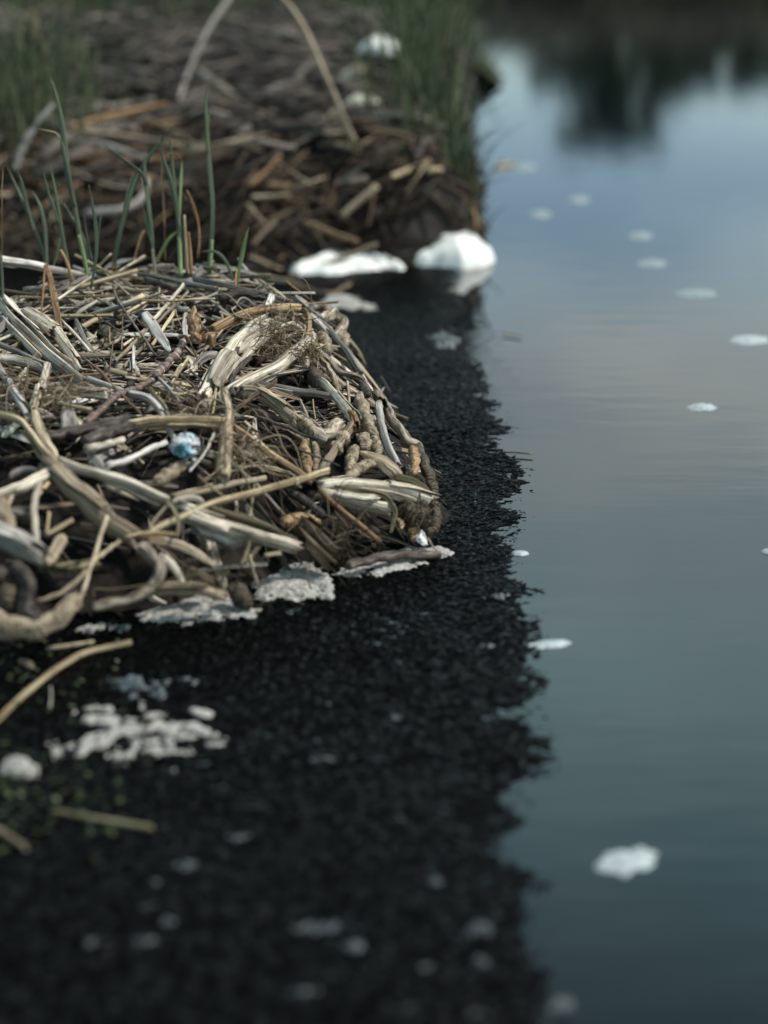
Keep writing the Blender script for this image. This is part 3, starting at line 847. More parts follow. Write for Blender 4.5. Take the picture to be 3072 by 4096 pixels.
T_('rhizome', 'lumpy rhizome knob below the dotted one', 'rhizome', 'S', 58, 5, '1436,1738 1458,1760 1462,1800', shape='rhizome')
T_('rhizome', 'egg-shaped mossy rhizome beside the jointed cane', 'rhizome', 'S', 54, 6, '1418,1792 1408,1830 1396,1886', shape='rhizome')
T_('rhizome', 'narrow ringed rhizome left of the weathered stem', 'rhizome', 'S', 42, 4, '1492,1748 1505,1785 1516,1828', shape='rhizome')
T_('rhizome', 'mossy rhizome lying low beside the pink-brown leaf', 'rhizome', 'S', 48, 6, '1385,1918 1420,1890 1455,1866 1505,1850', shape='rhizome')
T_('reed_stalk', 'weathered grey cracked stem hanging down the right flank', 'white', 'S', 40, 5, '1516,1622 1523,1680 1538,1740 1560,1800 1592,1862', sheaths=1)
T_('root', 'ribbed root sloping down the right edge of the pile', 'root', 'S', 40, 3, '1528,1604 1560,1660 1590,1706 1634,1762 1672,1796', shape='root', wend=50)
T_('root', 'knotted root end drooping into the scum at the right edge', 'rhizome_dark', 'S', 44, 4, '1668,1790 1690,1830 1706,1880 1724,1925 1732,1968', shape='root')
T_('root', 'brown stub hanging left of the drooping root end', 'rhizome_orange', 'S', 40, 4, '1650,1800 1660,1840 1655,1900', shape='root')
T_('rhizome', 'orange-brown upright rhizome under the black twig', 'rhizome_orange', 'S', 44, 5, '1215,1770 1226,1830 1232,1895', shape='rhizome')
T_('rhizome', 'slender grey rhizome beside the orange-brown one', 'rhizome', 'S', 30, 5, '1256,1772 1268,1825 1258,1885', shape='rhizome')
T_('reed_leaf', 'pink-brown dry leaf pointing up left over the rhizomes', 'tan', 'S', 64, 8, '1436,1806 1480,1828 1530,1850 1590,1905', shape='blade', wprof=[.08, .45, .85, 1., .8])
T_('reed_leaf', 'olive leaf sheath running down to the pile tip', 'moss', 'S', 36, 8, '1575,1905 1640,1922 1690,1950 1722,1985', shape='blade', wprof=[.5, .9, 1, .9, .5])
T_('reed_stalk', 'bleached stained sheath stem lying along the front tip, upper one', 'pale', 'S', 56, 8, '1290,1946 1360,1937 1430,1938 1562,1956 1650,1978 1722,2005', sheaths=4, wend=50)
T_('reed_stalk', 'smooth whitish stem lying along the front tip, lower one', 'pale', 'S', 58, 7, '1283,1972 1350,1990 1417,2006 1490,2022 1556,2036', sheaths=1)
T_('reed_leaf', 'greyish leaf strip bent down over the whitish front stem', 'moss', 'S', 28, 11, '1337,1944 1453,1966 1533,1984 1562,2016 1578,2050 1572,2090 1562,2130', shape='blade', wprof=[.5, 1, 1, .9, .7])
T_('straw', 'rust-brown straw slanting down to the foam at the front', 'rust', 'S', 22, 11, '1276,1958 1345,2025 1417,2083 1470,2126 1520,2168', nodes=(.97,))
T_('cane', 'golden jointed cane slanting down right from the split stump', 'gold', 'S', 30, 6, '930,1706 1012,1762 1060,1800 1106,1834 1160,1868 1250,1930', nodes=(.15, .3, .62))
T_('straw', 'long tan straw reaching right across the front of the pile', 'straw', 'S', 31, 13, '590,2130 712,2074 853,2013 1034,1966 1200,1919 1308,1885', wend=34, nodes=(.78,))
T_('reed_stalk', 'pale flat stem sloping right below the thick broken stick', 'pale', 'S', 46, 8, '244,1852 320,1878 407,1903 520,1940 655,1998', sheaths=2)
T_('reed_stalk', 'broad whitish stem ending in a blunt broken end near the foam', 'pale', 'S', 60, 9, '740,2046 840,2085 944,2118 1060,2156 1180,2190', sheaths=3, wend=66)
T_('reed_stalk', 'dark mossy top of the blunt whitish stem with painted-in shade', 'moss', 'S', 40, 10, '835,2036 962,2078 1070,2118 1172,2166')  # same log as the whitish stem; added piece carries its moss and painted shade
T_('reed_stalk', 'shaded grey stem below the blunt whitish stem', 'grey', 'S', 56, 6, '795,2104 870,2135 948,2168')
T_('reed_stalk', 'thick stem slanting down to the curled root, tan and shaded below', 'tan', 'S', 76, 11, '190,1868 245,1918 300,1969 360,2025 416,2076 470,2110 525,2145', sheaths=3)
T_('reed_stalk', 'bent tan stem running in from the left edge', 'straw', 'S', 46, 9, '-30,1655 20,1666 83,1686 120,1725 165,1785 231,1858', sheaths=1)
T_('reed_leaf', 'broad brown sheath beside the bent tan stem', 'tan', 'S', 46, 8, '132,1640 150,1700 185,1770 236,1852', shape='blade', wprof=[.5, .9, 1, .8, .3])
T_('reed_stalk', 'smooth lilac-white stem at the left edge', 'white', 'S', 32, 8, '-20,1440 10,1490 36,1545 70,1600 108,1662')
T_('reed_stalk', 'pale double stem bent down from a sharp kink', 'pale', 'S', 34, 8, '186,1466 165,1540 150,1590 135,1640', sheaths=2)
T_('reed_stalk', 'grey split stem running into the sharp kink', 'grey', 'S', 26, 7, '-20,1372 60,1402 120,1432 192,1464')
T_('reed_leaf', 'wide pale leaf lying level behind the kinked stem', 'pale', 'S', 44, 5, '-20,1432 60,1440 120,1456 175,1480', shape='blade', wprof=[.8, 1, 1, .8, .4])
T_('reed_stalk', 'dull grey stem in the left edge above the wide pale leaf', 'grey', 'S', 40, 4, '-20,1330 20,1300 60,1262', sheaths=1)
T_('twig', 'thin rust-red twig lying level under the bleached pair', 'rust', 'S', 9, 9, '69,1523 120,1524 163,1521 230,1510 289,1501 395,1496', shape='twig')
T_('straw', 'straight straw lying below the short striped log', 'straw', 'S', 19, 8, '152,1599 210,1610 271,1622 368,1640')
T_('reed_stalk', 'smooth white bent stem passing behind the thick broken stick', 'white', 'S', 30, 4, '352,1518 410,1538 463,1559 524,1577 590,1597 630,1632 660,1685 690,1742 706,1770')
T_('reed_stub', 'short striped log end under the bleached pair', 'pale', 'S', 44, 3, '305,1568 370,1575 432,1582', cat='reed stub', sheaths=1)
T_('reed_leaf', 'fan-shaped grey leaf base beside the straight straw', 'grey', 'S', 76, 5, '268,1600 272,1660 285,1722', shape='blade', wprof=[.35, .55, .85, 1, .95], cat='leaf')
T_('reed_leaf', 'narrow fan-shaped grey leaf base under the pale spotted twig', 'grey', 'S', 44, 4, '350,1800 385,1845 430,1905', shape='blade', wprof=[.5, .7, .9, 1, .9], cat='leaf')
T_('twig', 'peeling red-brown birch twig in the middle of the pile', 'birch', 'S', 34, 6, '620,1508 655,1470 690,1432 720,1395 742,1352', shape='twig')
T_('twig', 'lower piece of birch twig with pale rings', 'birch', 'S', 30, 6, '345,1694 400,1645 460,1588 500,1568 560,1548 610,1520', shape='twig')
T_('branch', 'dark mossy branch behind the thick broken stick', 'darkbark', 'S', 52, 5, '195,1750 260,1735 326,1722 420,1702 510,1678', shape='root')
T_('branch', 'dark lichen-grey part of a stick left of the pale broken stick', 'darkbark', 'S', 46, 10, '340,1768 400,1742 470,1718 540,1700', shape='root')
T_('reed_stalk', 'thick broken tan stick lying level above the plastic scrap', 'straw', 'S', 50, 11, '520,1702 600,1688 660,1684 727,1683 800,1684 898,1690', wend=46)
T_('twig', 'short pale branch piece under the lichen-grey stick', 'pale', 'S', 32, 9, '345,1794 400,1784 450,1772 492,1758', shape='twig')
T_('twig', 'pale spotted birch branch left of the plastic scrap', 'white', 'S', 27, 10, '430,1860 480,1850 524,1834 575,1808 625,1785 665,1770', shape='twig')
T_('rhizome', 'brown ringed rhizome piece under the plastic scrap', 'rhizome', 'S', 58, 8, '620,1930 680,1895 745,1850', shape='rhizome')
T_('reed_stub', 'tall split brown stump standing at the end of the tan stick', 'tan', 'S', 46, 12, '898,1572 915,1640 914,1700 910,1780 902,1860 896,1900', sheaths=2, wend=56, cat='reed stub')
T_('straw', 'thin upright straw left of the split stump', 'straw', 'S', 13, 10, '864,1546 858,1600 850,1655')
T_('straw', 'dark brown straw rising right behind the split stump', 'brown', 'S', 22, 8, '930,1648 1001,1595 1050,1562 1104,1524')
T_('twig', 'knobbly dark bark twig dangling over the bleached stems', 'darkbark', 'S', 22, 9, '1000,1430 968,1460 945,1485 925,1519 932,1578', shape='twig')
T_('twig', 'black jointed twig lying on the lower widest stem', 'black', 'S', 12, 9, '719,1498 755,1528 788,1552 817,1592 845,1642', shape='twig')
T_('twig', 'short black twig kinked over the widest stem', 'black', 'S', 9, 9, '760,1480 785,1505 818,1535 812,1556', shape='twig')
T_('twig', 'thin brown grass stem bent over beside the dead leaf', 'brown', 'S', 9, 9, '716,1351 745,1346 774,1398 790,1435 808,1472', shape='twig')
T_('straw', 'thin yellow straw slanting below the birch twig', 'straw', 'S', 10, 8, '648,1506 700,1537 758,1570')
T_('straw', 'thin tapering straw lying level below the birch twig', 'straw', 'S', 11, 9, '700,1580 770,1567 828,1557', wend=4)
T_('reed_stalk', 'dark ribbed stem below the birch twig', 'grey', 'S', 17, 7, '636,1514 680,1560 722,1614')
T_('reed_stalk', 'dark ribbed stem along the bent white stem', 'moss', 'S', 22, 6, '600,1556 640,1610 668,1655 685,1690')
T_('straw', 'split yellow straw standing right of the birch twig', 'straw', 'S', 22, 8, '754,1434 725,1475 685,1540')
T_('reed_leaf', 'curled pale leaf strip under the split yellow straw', 'pale', 'S', 34, 7, '752,1425 775,1450 772,1475 742,1488', shape='blade', wprof=[.5, .9, 1, .8, .5])
patch('plastic_scrap', 'crumpled white and blue plastic scrap in the middle of the pile', 'plastic scrap', 'plastic', 'E', '190,1090 235,1000 300,940 380,905 470,915 530,960 552,1010 548,1075 500,1060 470,1085 520,1120 528,1160 450,1195 400,1230 330,1190 250,1150', 14, .018, .022, seed=12, step=5)
patch('plastic_scrap', 'small blue-white plastic sliver below the crumpled scrap', 'plastic scrap', 'plastic', 'E', '470,1190 535,1195 500,1250 460,1310 420,1325 440,1240', 8, .006, .01, seed=15, step=4)
T_('twig', 'thin dark twig hanging over the plastic scrap', 'black', 'E', 18, 16, '395,880 405,960 470,1060 430,1190', shape='twig')
T_('twig', 'grey thin twig slanting right of the plastic scrap', 'grey', 'E', 34, 9, '705,930 640,1080 560,1200 440,1340', shape='twig')
T_('straw', 'short grey straw right below the plastic scrap', 'grey', 'E', 36, 9, '500,1205 580,1225 665,1248')
T_('twig', 'crooked grey-brown twig beside the golden jointed cane', 'brown', 'S', 14, 6, '1055,1655 1085,1695 1106,1725 1132,1794 1179,1852 1210,1900', shape='twig')
T_('twig', 'dark thin stem leading to the ringed rhizome', 'black', 'S', 14, 8, '1020,1662 1090,1690 1142,1707 1210,1738 1272,1757', shape='twig')
T_('twig', 'black straight twig over the orange-brown rhizome', 'black', 'S', 13, 10, '1185,1793 1230,1812 1272,1829 1362,1864', shape='twig', wend=6)
T_('straw', 'thin bent stem above the grey tan stick', 'straw', 'S', 11, 9, '815,1918 860,1905 900,1890 955,1878 998,1864 1035,1868 1054,1888')
T_('straw', 'thin branching stem crossing the thin bent stem', 'straw', 'S', 9, 10, '794,1903 820,1928 853,1955 895,1986')
T_('reed_stalk', 'tan-grey stick pointing right above the long tan straw', 'tan', 'S', 28, 8, '690,1992 760,1976 831,1962 895,1945 962,1930 1058,1914')
T_('straw', 'short orange-yellow straw above the pink sheath', 'gold', 'S', 23, 15, '499,2152 550,2140 597,2134 640,2134 696,2140')
T_('reed_leaf', 'pinkish folded sheath right of the curled root', 'tan', 'S', 40, 12, '590,2162 660,2168 732,2186 803,2224 862,2268', shape='blade', wprof=[.6, 1, 1, .7, .15])
T_('reed_leaf', 'olive strap leaf looped over the long tan straw', 'moss', 'S', 18, 16, '668,2000 695,2035 711,2075 716,2110 708,2148', shape='blade', wprof=[.6, 1, 1, 1, .7])
T_('straw', 'tan split strip left of the olive strap leaf', 'tan', 'S', 20, 14, '672,2020 640,2055 612,2090 597,2122')
T_('reed_leaf', 'arched pale strip rising behind the olive strap leaf', 'pale', 'S', 26, 12, '690,2010 730,1996 780,1992 815,2010', shape='blade', wprof=[.7, 1, 1, .9, .5])
T_('root', 'grey horn-shaped curled root at the front of the pile', 'root', 'S', 58, 14, '560,2190 605,2225 636,2262 632,2315 575,2372 500,2402 440,2415 372,2427', shape='root', wend=46, bend=0)
T_('reed_stalk', 'brown log lying behind the curled root', 'tan', 'S', 46, 10, '590,2365 670,2358 760,2358 820,2364 885,2382')
T_('reed_leaf', 'pale dry sheath right of the curled root', 'pale', 'S', 34, 11, '640,2215 685,2255 715,2300 734,2345', shape='blade', wprof=[.6, 1, 1, .8, .4])
T_('twig', 'forked thin tan stem in front of the left hollow', 'tan', 'S', 18, 19, '426,2068 400,2150 380,2215 356,2290 336,2351 318,2404', shape='twig')
T_('twig', 'tan side branch rising from the forked stem to the straw', 'tan', 'S', 17, 19, '368,2252 415,2215 480,2165', shape='twig')
T_('twig', 'tan stem curving left from the forked stem', 'tan', 'S', 18, 18, '350,2280 310,2320 260,2362 205,2388 150,2404', shape='twig')
T_('root', 'pale twisted root at the left edge above the hollow stem', 'rhizome', 'S', 66, 14, '-20,1990 0,2030 33,2107 60,2150 90,2185', shape='root')
T_('reed_stub', 'dark hollow stem end facing the camera at the left edge', 'grey', 'S', 105, 16, '-30,2140 30,2170 90,2205 140,2230', cat='reed stub', wend=90)
T_('root', 'tan knuckled root below the hollow stem end', 'darkbark', 'S', 62, 17, '60,2262 112,2320 112,2380 105,2432 160,2500', shape='root')
T_('root', 'large mottled blurred root at the lower left corner of the pile', 'rhizome', 'S', 100, 17, '-40,2490 40,2512 120,2518 195,2498 250,2455 300,2400', shape='root', wend=70)
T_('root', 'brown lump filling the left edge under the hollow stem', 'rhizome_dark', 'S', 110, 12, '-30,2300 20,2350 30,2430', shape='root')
T_('reed_stalk', 'pale stem rising right from the left edge to the slanting stem', 'pale', 'S', 40, 12, '-20,1988 40,1962 90,1944 166,1904 215,1878')
T_('reed_leaf', 'grey arched leaf above the pale stem at the left edge', 'grey', 'S', 28, 11, '38,1908 70,1888 108,1879 165,1890', shape='blade', wprof=[.4, .9, 1, .9, .6])
T_('reed_leaf', 'pale strap hanging down from the slanting stem', 'pale', 'S', 30, 13, '168,1900 145,1980 136,2030 141,2100 147,2162', shape='blade', wprof=[.6, 1, 1, 1, .8])
T_('straw', 'short tan straw rising right inside the left hollow', 'straw', 'S', 20, 10, '181,2139 235,2112 292,2080')
T_('straw', 'upright tan straw inside the left hollow', 'straw', 'S', 18, 10, '197,2050 192,2095 186,2136')
T_('reed_leaf', 'brownish dry leaf right of the hollow stem end', 'tan', 'S', 52, 12, '256,2140 235,2180 212,2220 192,2255', shape='blade', wprof=[.5, 1, 1, .8, .5])
T_('straw', 'grey stem lying level above the left hollow', 'grey', 'S', 28, 8, '15,2043 60,2050 115,2062')
T_('reed_stalk', 'mossy grey stem lying level below the left hollow', 'moss', 'S', 36, 8, '170,2270 240,2275 320,2268 380,2262')
# pile corner, upper right
T_('reed_stalk', 'long grey stem slanting down over the pile corner', 'grey', 'S', 28, 7, '1181,1194 1215,1226 1253,1263 1290,1298 1325,1331 1350,1368 1391,1415 1440,1496', wend=42, sheaths=1)
T_('root', 'pale twisted root looping over the pile corner', 'root', 'S', 40, 5, '1285,1278 1315,1264 1344,1259 1370,1288 1362,1325 1336,1352', shape='root')
T_('rhizome', 'small ringed root behind the looping root', 'root', 'S', 26, 2, '1235,1236 1270,1228 1298,1228 1316,1256', shape='rhizome')
T_('straw', 'thin brown straw jutting right from the pile corner', 'tan', 'S', 12, 4, '1212,1217 1280,1213 1352,1208')
T_('rhizome', 'striped ringed rhizome at the outer pile corner', 'rhizome', 'S', 46, 2, '1364,1330 1376,1352 1380,1388', shape='rhizome')
T_('rhizome', 'dark-dotted rhizome below the grey corner plank', 'rhizome', 'S', 52, 4, '1280,1338 1302,1370 1312,1418', shape='rhizome')
T_('rhizome', 'smooth grey bud beside the dark-dotted rhizome', 'root', 'S', 34, 5, '1244,1330 1252,1352 1255,1376', shape='rhizome')
T_('reed_stalk', 'smooth dark grey plank stem behind the golden stump', 'grey', 'S', 40, 3, '1236,1270 1270,1300 1312,1346')
T_('straw', 'thin yellow straw crossing at the frayed knot', 'straw', 'S', 10, 8, '1250,1376 1310,1382 1368,1388')
T_('root', 'fibrous grey root running right from the frayed knot', 'root', 'S', 26, 5, '1250,1390 1280,1412 1307,1433 1354,1483 1400,1500 1434,1512 1455,1524', shape='root')
T_('root', 'thin tan root hanging below the fibrous grey root', 'tan', 'S', 24, 5, '1268,1420 1300,1455 1318,1480 1340,1525 1356,1565', shape='root')
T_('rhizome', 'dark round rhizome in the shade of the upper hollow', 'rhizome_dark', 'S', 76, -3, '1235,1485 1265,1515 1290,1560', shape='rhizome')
T_('reed_stalk', 'slim pale stem along the outer right edge', 'pale', 'S', 22, 3, '1444,1492 1470,1540 1500,1580 1528,1618')
T_('straw', 'short tan stick upright above the dotted rhizome', 'tan', 'S', 17, 6, '1390,1530 1394,1570 1398,1614')
T_('rhizome', 'small dark bud at the top of the dotted rhizome', 'rhizome_dark', 'S', 40, 5, '1448,1538 1460,1560 1472,1584', shape='rhizome')
T_('reed_stub', 'dark broken stub end at the head of the weathered stem', 'brown', 'S', 38, 5, '1498,1572 1512,1598 1522,1626', cat='reed stub')
T_('reed_stub', 'frayed broken knot at the head of the jointed cane', 'rust', 'S', 34, 7, '1400,1650 1412,1680 1414,1716', cat='reed stub')
T_('rhizome', 'pointed grey bud hanging from the frayed knot', 'root', 'S', 26, 7, '1226,1430 1228,1448 1224,1466', shape='rhizome')
T_('straw', 'thin pale upright straw in the dark upper hollow', 'straw', 'S', 9, 3, '1252,1600 1256,1640 1262,1678')
# front tip
T_('rhizome', 'mottled tan rhizome under the long tan straw', 'rhizome_orange', 'S', 64, 4, '1130,2088 1180,2082 1230,2086 1278,2096', shape='rhizome')
T_('reed_stub', 'dark hollow broken root end above the middle foam', 'brown', 'S', 100, 9, '1225,2120 1265,2155 1300,2190 1330,2215', cat='reed stub', wend=92)
T_('rhizome', 'black rotten root clump at the front tip', 'rhizome_dark', 'S', 110, 4, '1590,2040 1640,2065 1680,2080 1722,2100', shape='rhizome')
T_('rhizome', 'small orange-brown bulb under the bent leaf strip', 'rhizome_orange', 'S', 34, 9, '1590,2078 1602,2096 1606,2118', shape='rhizome')
T_('root', 'dark drooping root at the outermost tip', 'rhizome_dark', 'S', 44, 7, '1725,2000 1745,2050 1740,2100 1715,2140', shape='root')
T_('rhizome', 'brown knob behind the white scrap at the tip', 'rhizome_orange', 'S', 44, 7, '1640,2120 1660,2135 1650,2160', shape='rhizome')
T_('branch', 'dark brown stick embedded in the foam at the tip', 'darkbark', 'S', 36, 10, '1395,2262 1470,2242 1557,2226 1660,2220 1760,2222', shape='root')
T_('twig', 'thin pale thread running from the tip over the scum', 'white', 'S', 8, 10, '1712,2152 1735,2190 1764,2213 1802,2222', shape='twig', wend=4)
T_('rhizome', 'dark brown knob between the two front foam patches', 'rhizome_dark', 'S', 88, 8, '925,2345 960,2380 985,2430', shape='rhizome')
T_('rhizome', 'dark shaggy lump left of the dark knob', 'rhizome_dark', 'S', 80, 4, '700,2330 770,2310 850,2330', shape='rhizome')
T_('twig', 'thin brown rootlet hanging over the middle foam, left one', 'tan', 'S', 12, 13, '1000,2220 1010,2270 1025,2320 1038,2352', shape='twig')
T_('twig', 'thin brown rootlet hanging over the middle foam, right one', 'brown', 'S', 9, 13, '1222,2270 1232,2310 1241,2352', shape='twig')
T_('twig', 'olive thin stem leaning below the blunt whitish stem', 'moss', 'S', 20, 9, '996,2160 985,2210 962,2262', shape='twig')
T_('twig', 'olive stem slanting left below the blunt whitish stem', 'moss', 'S', 17, 9, '1040,2182 1010,2218 978,2254', shape='twig')
T_('straw', 'short pale stub below the blunt whitish stem', 'tan', 'S', 19, 9, '1058,2222 1085,2218 1120,2213')
T_('twig', 'olive upright stem behind the long tan straw', 'moss', 'S', 12, 7, '1018,1935 1010,2000 998,2078', shape='twig')
T_('branch', 'black rotten stick behind the rust-brown straw', 'black', 'S', 36, 7, '1160,1970 1230,2010 1300,2070', shape='root')
patch('foam_scrap', 'bright white foam scrap caught at the front tip', 'foam', 'foam_white', 'I', '1350,1150 1385,1200 1400,1260 1420,1330 1370,1345 1300,1300 1250,1245 1300,1200', 9, .004, .006, seed=4, step=4)

# frayed fibre tufts
def tuft(name, label, mat, px, py, n, size, spread, layer, seed, hang=0.):
    rs = random.Random(seed)
    t = hit(pile_h, px, py, 1.15, 3.0, .003) - layer * .006
    c = CAMP + pix_dir(px, py) * t
    items = []
    for i in range(n):
        d = np.array([rs.gauss(0, 1), rs.gauss(0, .7), rs.gauss(0, .7) - hang]); d /= np.linalg.norm(d)
        b = c + np.array([rs.gauss(0, spread), rs.gauss(0, spread), rs.gauss(0, spread * .6)])
        L = size * rs.uniform(.4, 1.2)
        k = np.array([rs.gauss(0, 1), rs.gauss(0, 1), rs.gauss(0, 1)]) * L * .35
        k2 = np.array([rs.gauss(0, 1), rs.gauss(0, 1), rs.gauss(0, 1)]) * L * .3
        C = catmull([b, b + d * L * .35 + k * .5, b + d * L * .7 + k * .4 + k2 * .4, b + d * L + k2 - np.array([0, 0, L * .25])], 4)
        r = rs.uniform(.0003, .0008)
        items.append((C, np.linspace(r, r * .5, len(C)), rs.random(), .8, (0, 0, 1), 4))
    o = pieces_obj(name, items, mat)
    tag(o, label, 'fibre tuft', None, 'stuff')
tuft('fibre_tuft', 'orange frayed root fibres under the golden stalk', 'fibres', 1112, 1318, 90, .05, .012, 6, 1)
tuft('fibre_tuft', 'tan frayed fibres at the knot of the twisted bleached stem', 'fibres', 1232, 1400, 70, .03, .007, 8, 2)
tuft('fibre_tuft', 'hanging brown fibres left of the dark upper hollow', 'fibres', 1080, 1380, 60, .04, .010, 4, 3, .8)
tuft('fibre_tuft', 'olive shaggy fibres above the middle foam', 'fibres_moss', 1330, 2110, 60, .05, .016, 6, 4, .5)
tuft('fibre_tuft', 'olive shaggy fibres at the outermost tip', 'fibres_moss', 1690, 2040, 60, .03, .011, 8, 5, .6)
tuft('fibre_tuft', 'dry fibres over the fan-shaped leaf base', 'fibres', 262, 1590, 70, .035, .012, 8, 6)
tuft('fibre_tuft', 'matted fibres right of the split stump', 'fibres', 960, 1790, 70, .05, .012, 9, 7, .5)
tuft('fibre_tuft', 'shaggy fibres left of the kinked pale stem', 'fibres', 90, 1560, 60, .05, .015, 5, 8)
tuft('fibre_tuft', 'dark shaggy fibres on the bottom edge behind the foam', 'fibres_moss', 800, 2290, 50, .05, .03, 6, 9, .4)
tuft('fibre_tuft', 'pale fibres below the widest stem', 'fibres', 790, 1640, 60, .04, .012, 5, 10)
print('traced', N_TR[0])

# ------------------------------------------------------------------ green shoots on the near pile
SHOOT_N = [0]
def shoot(label, base, blades, layer=1.0):
    """base: pixel (crop R3) where it leaves the litter; blades: (material, width, 'points' from the base up)"""
    SHOOT_N[0] += 1
    (bx, by), = crop_pts('R3', base)[0]
    t0 = hit(pile_h, bx, by, 1.15, 3.0, .003) - layer * .006
    e = bpy.data.objects.new('reed_shoot', None); COL.objects.link(e)
    e.location = CAMP + pix_dir(bx, by) * t0
    e.empty_display_size = .02
    tag(e, label, 'reed shoot', 'green shoots on the near pile')
    for i, (nm, mat, w, txt) in enumerate(blades):
        rs = random.Random(500 + SHOOT_N[0] * 20 + i)
        px, k = crop_pts('R3', txt)
        w = w / 1.62
        n = len(px)
        dep = t0 + rs.uniform(-.012, .012) * np.linspace(0, 1, n) - .002 * i
        P = np.array([CAMP + pix_dir(x, y) * tt for (x, y), tt in zip(px, dep)])
        L = np.linalg.norm(np.diff(P, axis=0), axis=1).sum()
        C = catmull(P, max(4, int(L / .006 / max(1, n - 1))))
        ss = np.linspace(0, 1, len(C))
        prof = np.interp(ss, [0, .25, .55, .85, 1], [.62, .8, 1., .62, .06] if nm == 'blade' else [1, 1, .95, .85, .7])
        R = w / 2 / FPX * t0 * prof
        view = C.mean(0) - CAMP; view /= np.linalg.norm(view)
        hint = np.cross(view, P[-1] - P[0]); hint /= np.linalg.norm(hint)
        hint = hint + view * rs.uniform(-.4, .4)
        sweep_obj(nm, C, R * .95, mat, rs, e, sides=8, flat=.16 if nm == 'blade' else .8, fold=.22 if nm == 'blade' else 0, hint=hint, jag=0, hollow=False)
    return e
g, lg = 'green', 'lightgreen'
shoot('leftmost tall green shoot with two leaves above the wilted brown one', '300,660', [('blade', g, 42, '302,690 285,600 230,450 190,340 120,200 45,20'), ('blade', g, 32, '225,450 195,350 165,240 140,130 115,60')])
shoot('short dark green leaf behind the leftmost tall shoot', '302,660', [('blade', g, 32, '305,690 300,560 290,420 262,285 208,180')])
shoot('thin pale green leaf between the first two shoots', '340,690', [('blade', lg, 14, '335,720 355,640 378,560 392,470'), ('blade', 'brown', 8, '392,470 340,450 260,448 190,462')])
shoot('tall green shoot with dry brown foot left of the tallest left shoot', '455,770', [('blade', g, 34, '462,785 440,650 410,520 385,370 360,200 325,5'), ('blade', g, 24, '378,400 350,300 318,215 280,50'), ('sheath', 'rust', 26, '472,790 455,720 430,640 392,565')])
shoot('tallest green shoot of the left group with a bent dry tip', '560,735', [('blade', g, 42, '568,770 548,620 520,490 480,280 440,80 T:412,880 T:395,760 T:355,590 T:322,490'), ('blade', g, 34, '480,290 452,120 430,0 T:408,960 T:390,890'), ('blade', 'straw', 12, 'T:390,890 T:360,862 T:310,848 T:245,834'), ('sheath', lg, 32, '572,790 560,690 535,570 510,470')])
shoot('narrow dark leaf leaning left from the middle of the row', '585,640', [('blade', g, 26, '588,720 565,580 520,450 405,250')])
shoot('low three-leaved green shoot beside the flat pale split straw', '590,800', [('blade', g, 28, '588,815 612,690 625,560 618,400 600,280 575,140'), ('blade', g, 22, '612,700 628,560 640,430 660,305'), ('blade', g, 13, '600,640 585,570 565,480 546,340')])
shoot('green shoot leaning right whose leaf crosses another near the top', '738,690', [('blade', g, 38, '738,705 750,600 775,470 820,290 870,140 930,20 T:1000,970 T:1135,805'), ('sheath', 'rust', 22, '730,700 738,620 760,520 772,460'), ('blade', 'straw', 14, '800,300 830,180 865,60')])
shoot('green shoot with an angled top leaf in the middle of the row', '1000,700', [('blade', g, 34, '1003,715 990,560 985,480 968,330 950,160 T:938,1080 T:945,975'), ('blade', g, 20, '985,540 960,450 940,360 925,275'), ('blade', g, 24, '948,150 930,90 880,40 T:780,1020 T:665,930'), ('sheath', 'tan', 24, '1005,720 998,640 990,560')])
shoot('widest green shoot with three upright leaves and curled brown tip', '1165,715', [('blade', g, 36, '1168,730 1165,600 1160,430 1140,260 1105,110 1058,-20 T:1035,900'), ('blade', g, 30, '1160,420 1150,260 1125,120 T:1110,1000 T:1102,865'), ('blade', lg, 24, '1162,420 1168,240 1176,80 T:1180,1045'), ('blade', 'rust', 9, 'T:1180,1045 T:1150,1002 T:1095,993 T:1045,1030'), ('sheath', lg, 32, '1170,735 1168,640 1164,540 1160,450')])
shoot('drooping pale green leaf falling left in front of the widest shoot', '1010,645', [('blade', lg, 30, '870,795 930,735 985,675 1030,610 1090,500 1155,438')], 3)
shoot('upright dry tan straw standing beside the widest shoot', '1208,700', [('sheath', 'straw', 28, '1212,720 1208,600 1200,470 1193,340')])
shoot('brown dry stem beside the upright tan straw', '1238,735', [('sheath', 'rust', 24, '1240,745 1235,620 1228,530 1220,450')])
shoot('withered rust-brown seed head bending over', '1285,600', [('sheath', 'rust', 14, '1282,620 1292,500 1285,400 1265,310 1240,240 1210,178'), ('blade', 'rust', 10, '1262,310 1220,250 1178,190'), ('blade', 'rust', 9, '1280,380 1230,260 1190,235')])
shoot('tallest single green shoot in the right half of the row', '1360,690', [('blade', g, 38, '1358,720 1365,600 1375,450 1378,260 1365,100 T:1352,1000 T:1340,800 T:1332,660 T:1345,535'), ('blade', lg, 18, 'T:1345,1000 T:1342,850 T:1360,700'), ('sheath', lg, 34, '1356,725 1362,620 1372,500')])
shoot('thin dark leaf curving left from the tallest right shoot', '1150,560', [('blade', g, 18, '1088,640 1110,600 1160,550 1220,510 1300,482 1392,465')], 2)
shoot('dark green leaf arching down to the right rim', '1505,750', [('blade', g, 26, '1508,765 1490,700 1460,640 1420,595 1370,575 1290,580')], 2)
shoot('short green shoot at the right end of the row', '1530,790', [('blade', lg, 26, '1535,800 1555,680 1580,560 1612,415'), ('blade', g, 24, '1528,795 1545,690 1570,570 1598,440'), ('sheath', 'rust', 22, '1526,805 1528,750 1536,690')])
shoot('green leaf cut by the left edge of the picture', '12,930', [('blade', g, 30, '14,960 16,850 8,700 -10,560 -30,400')])
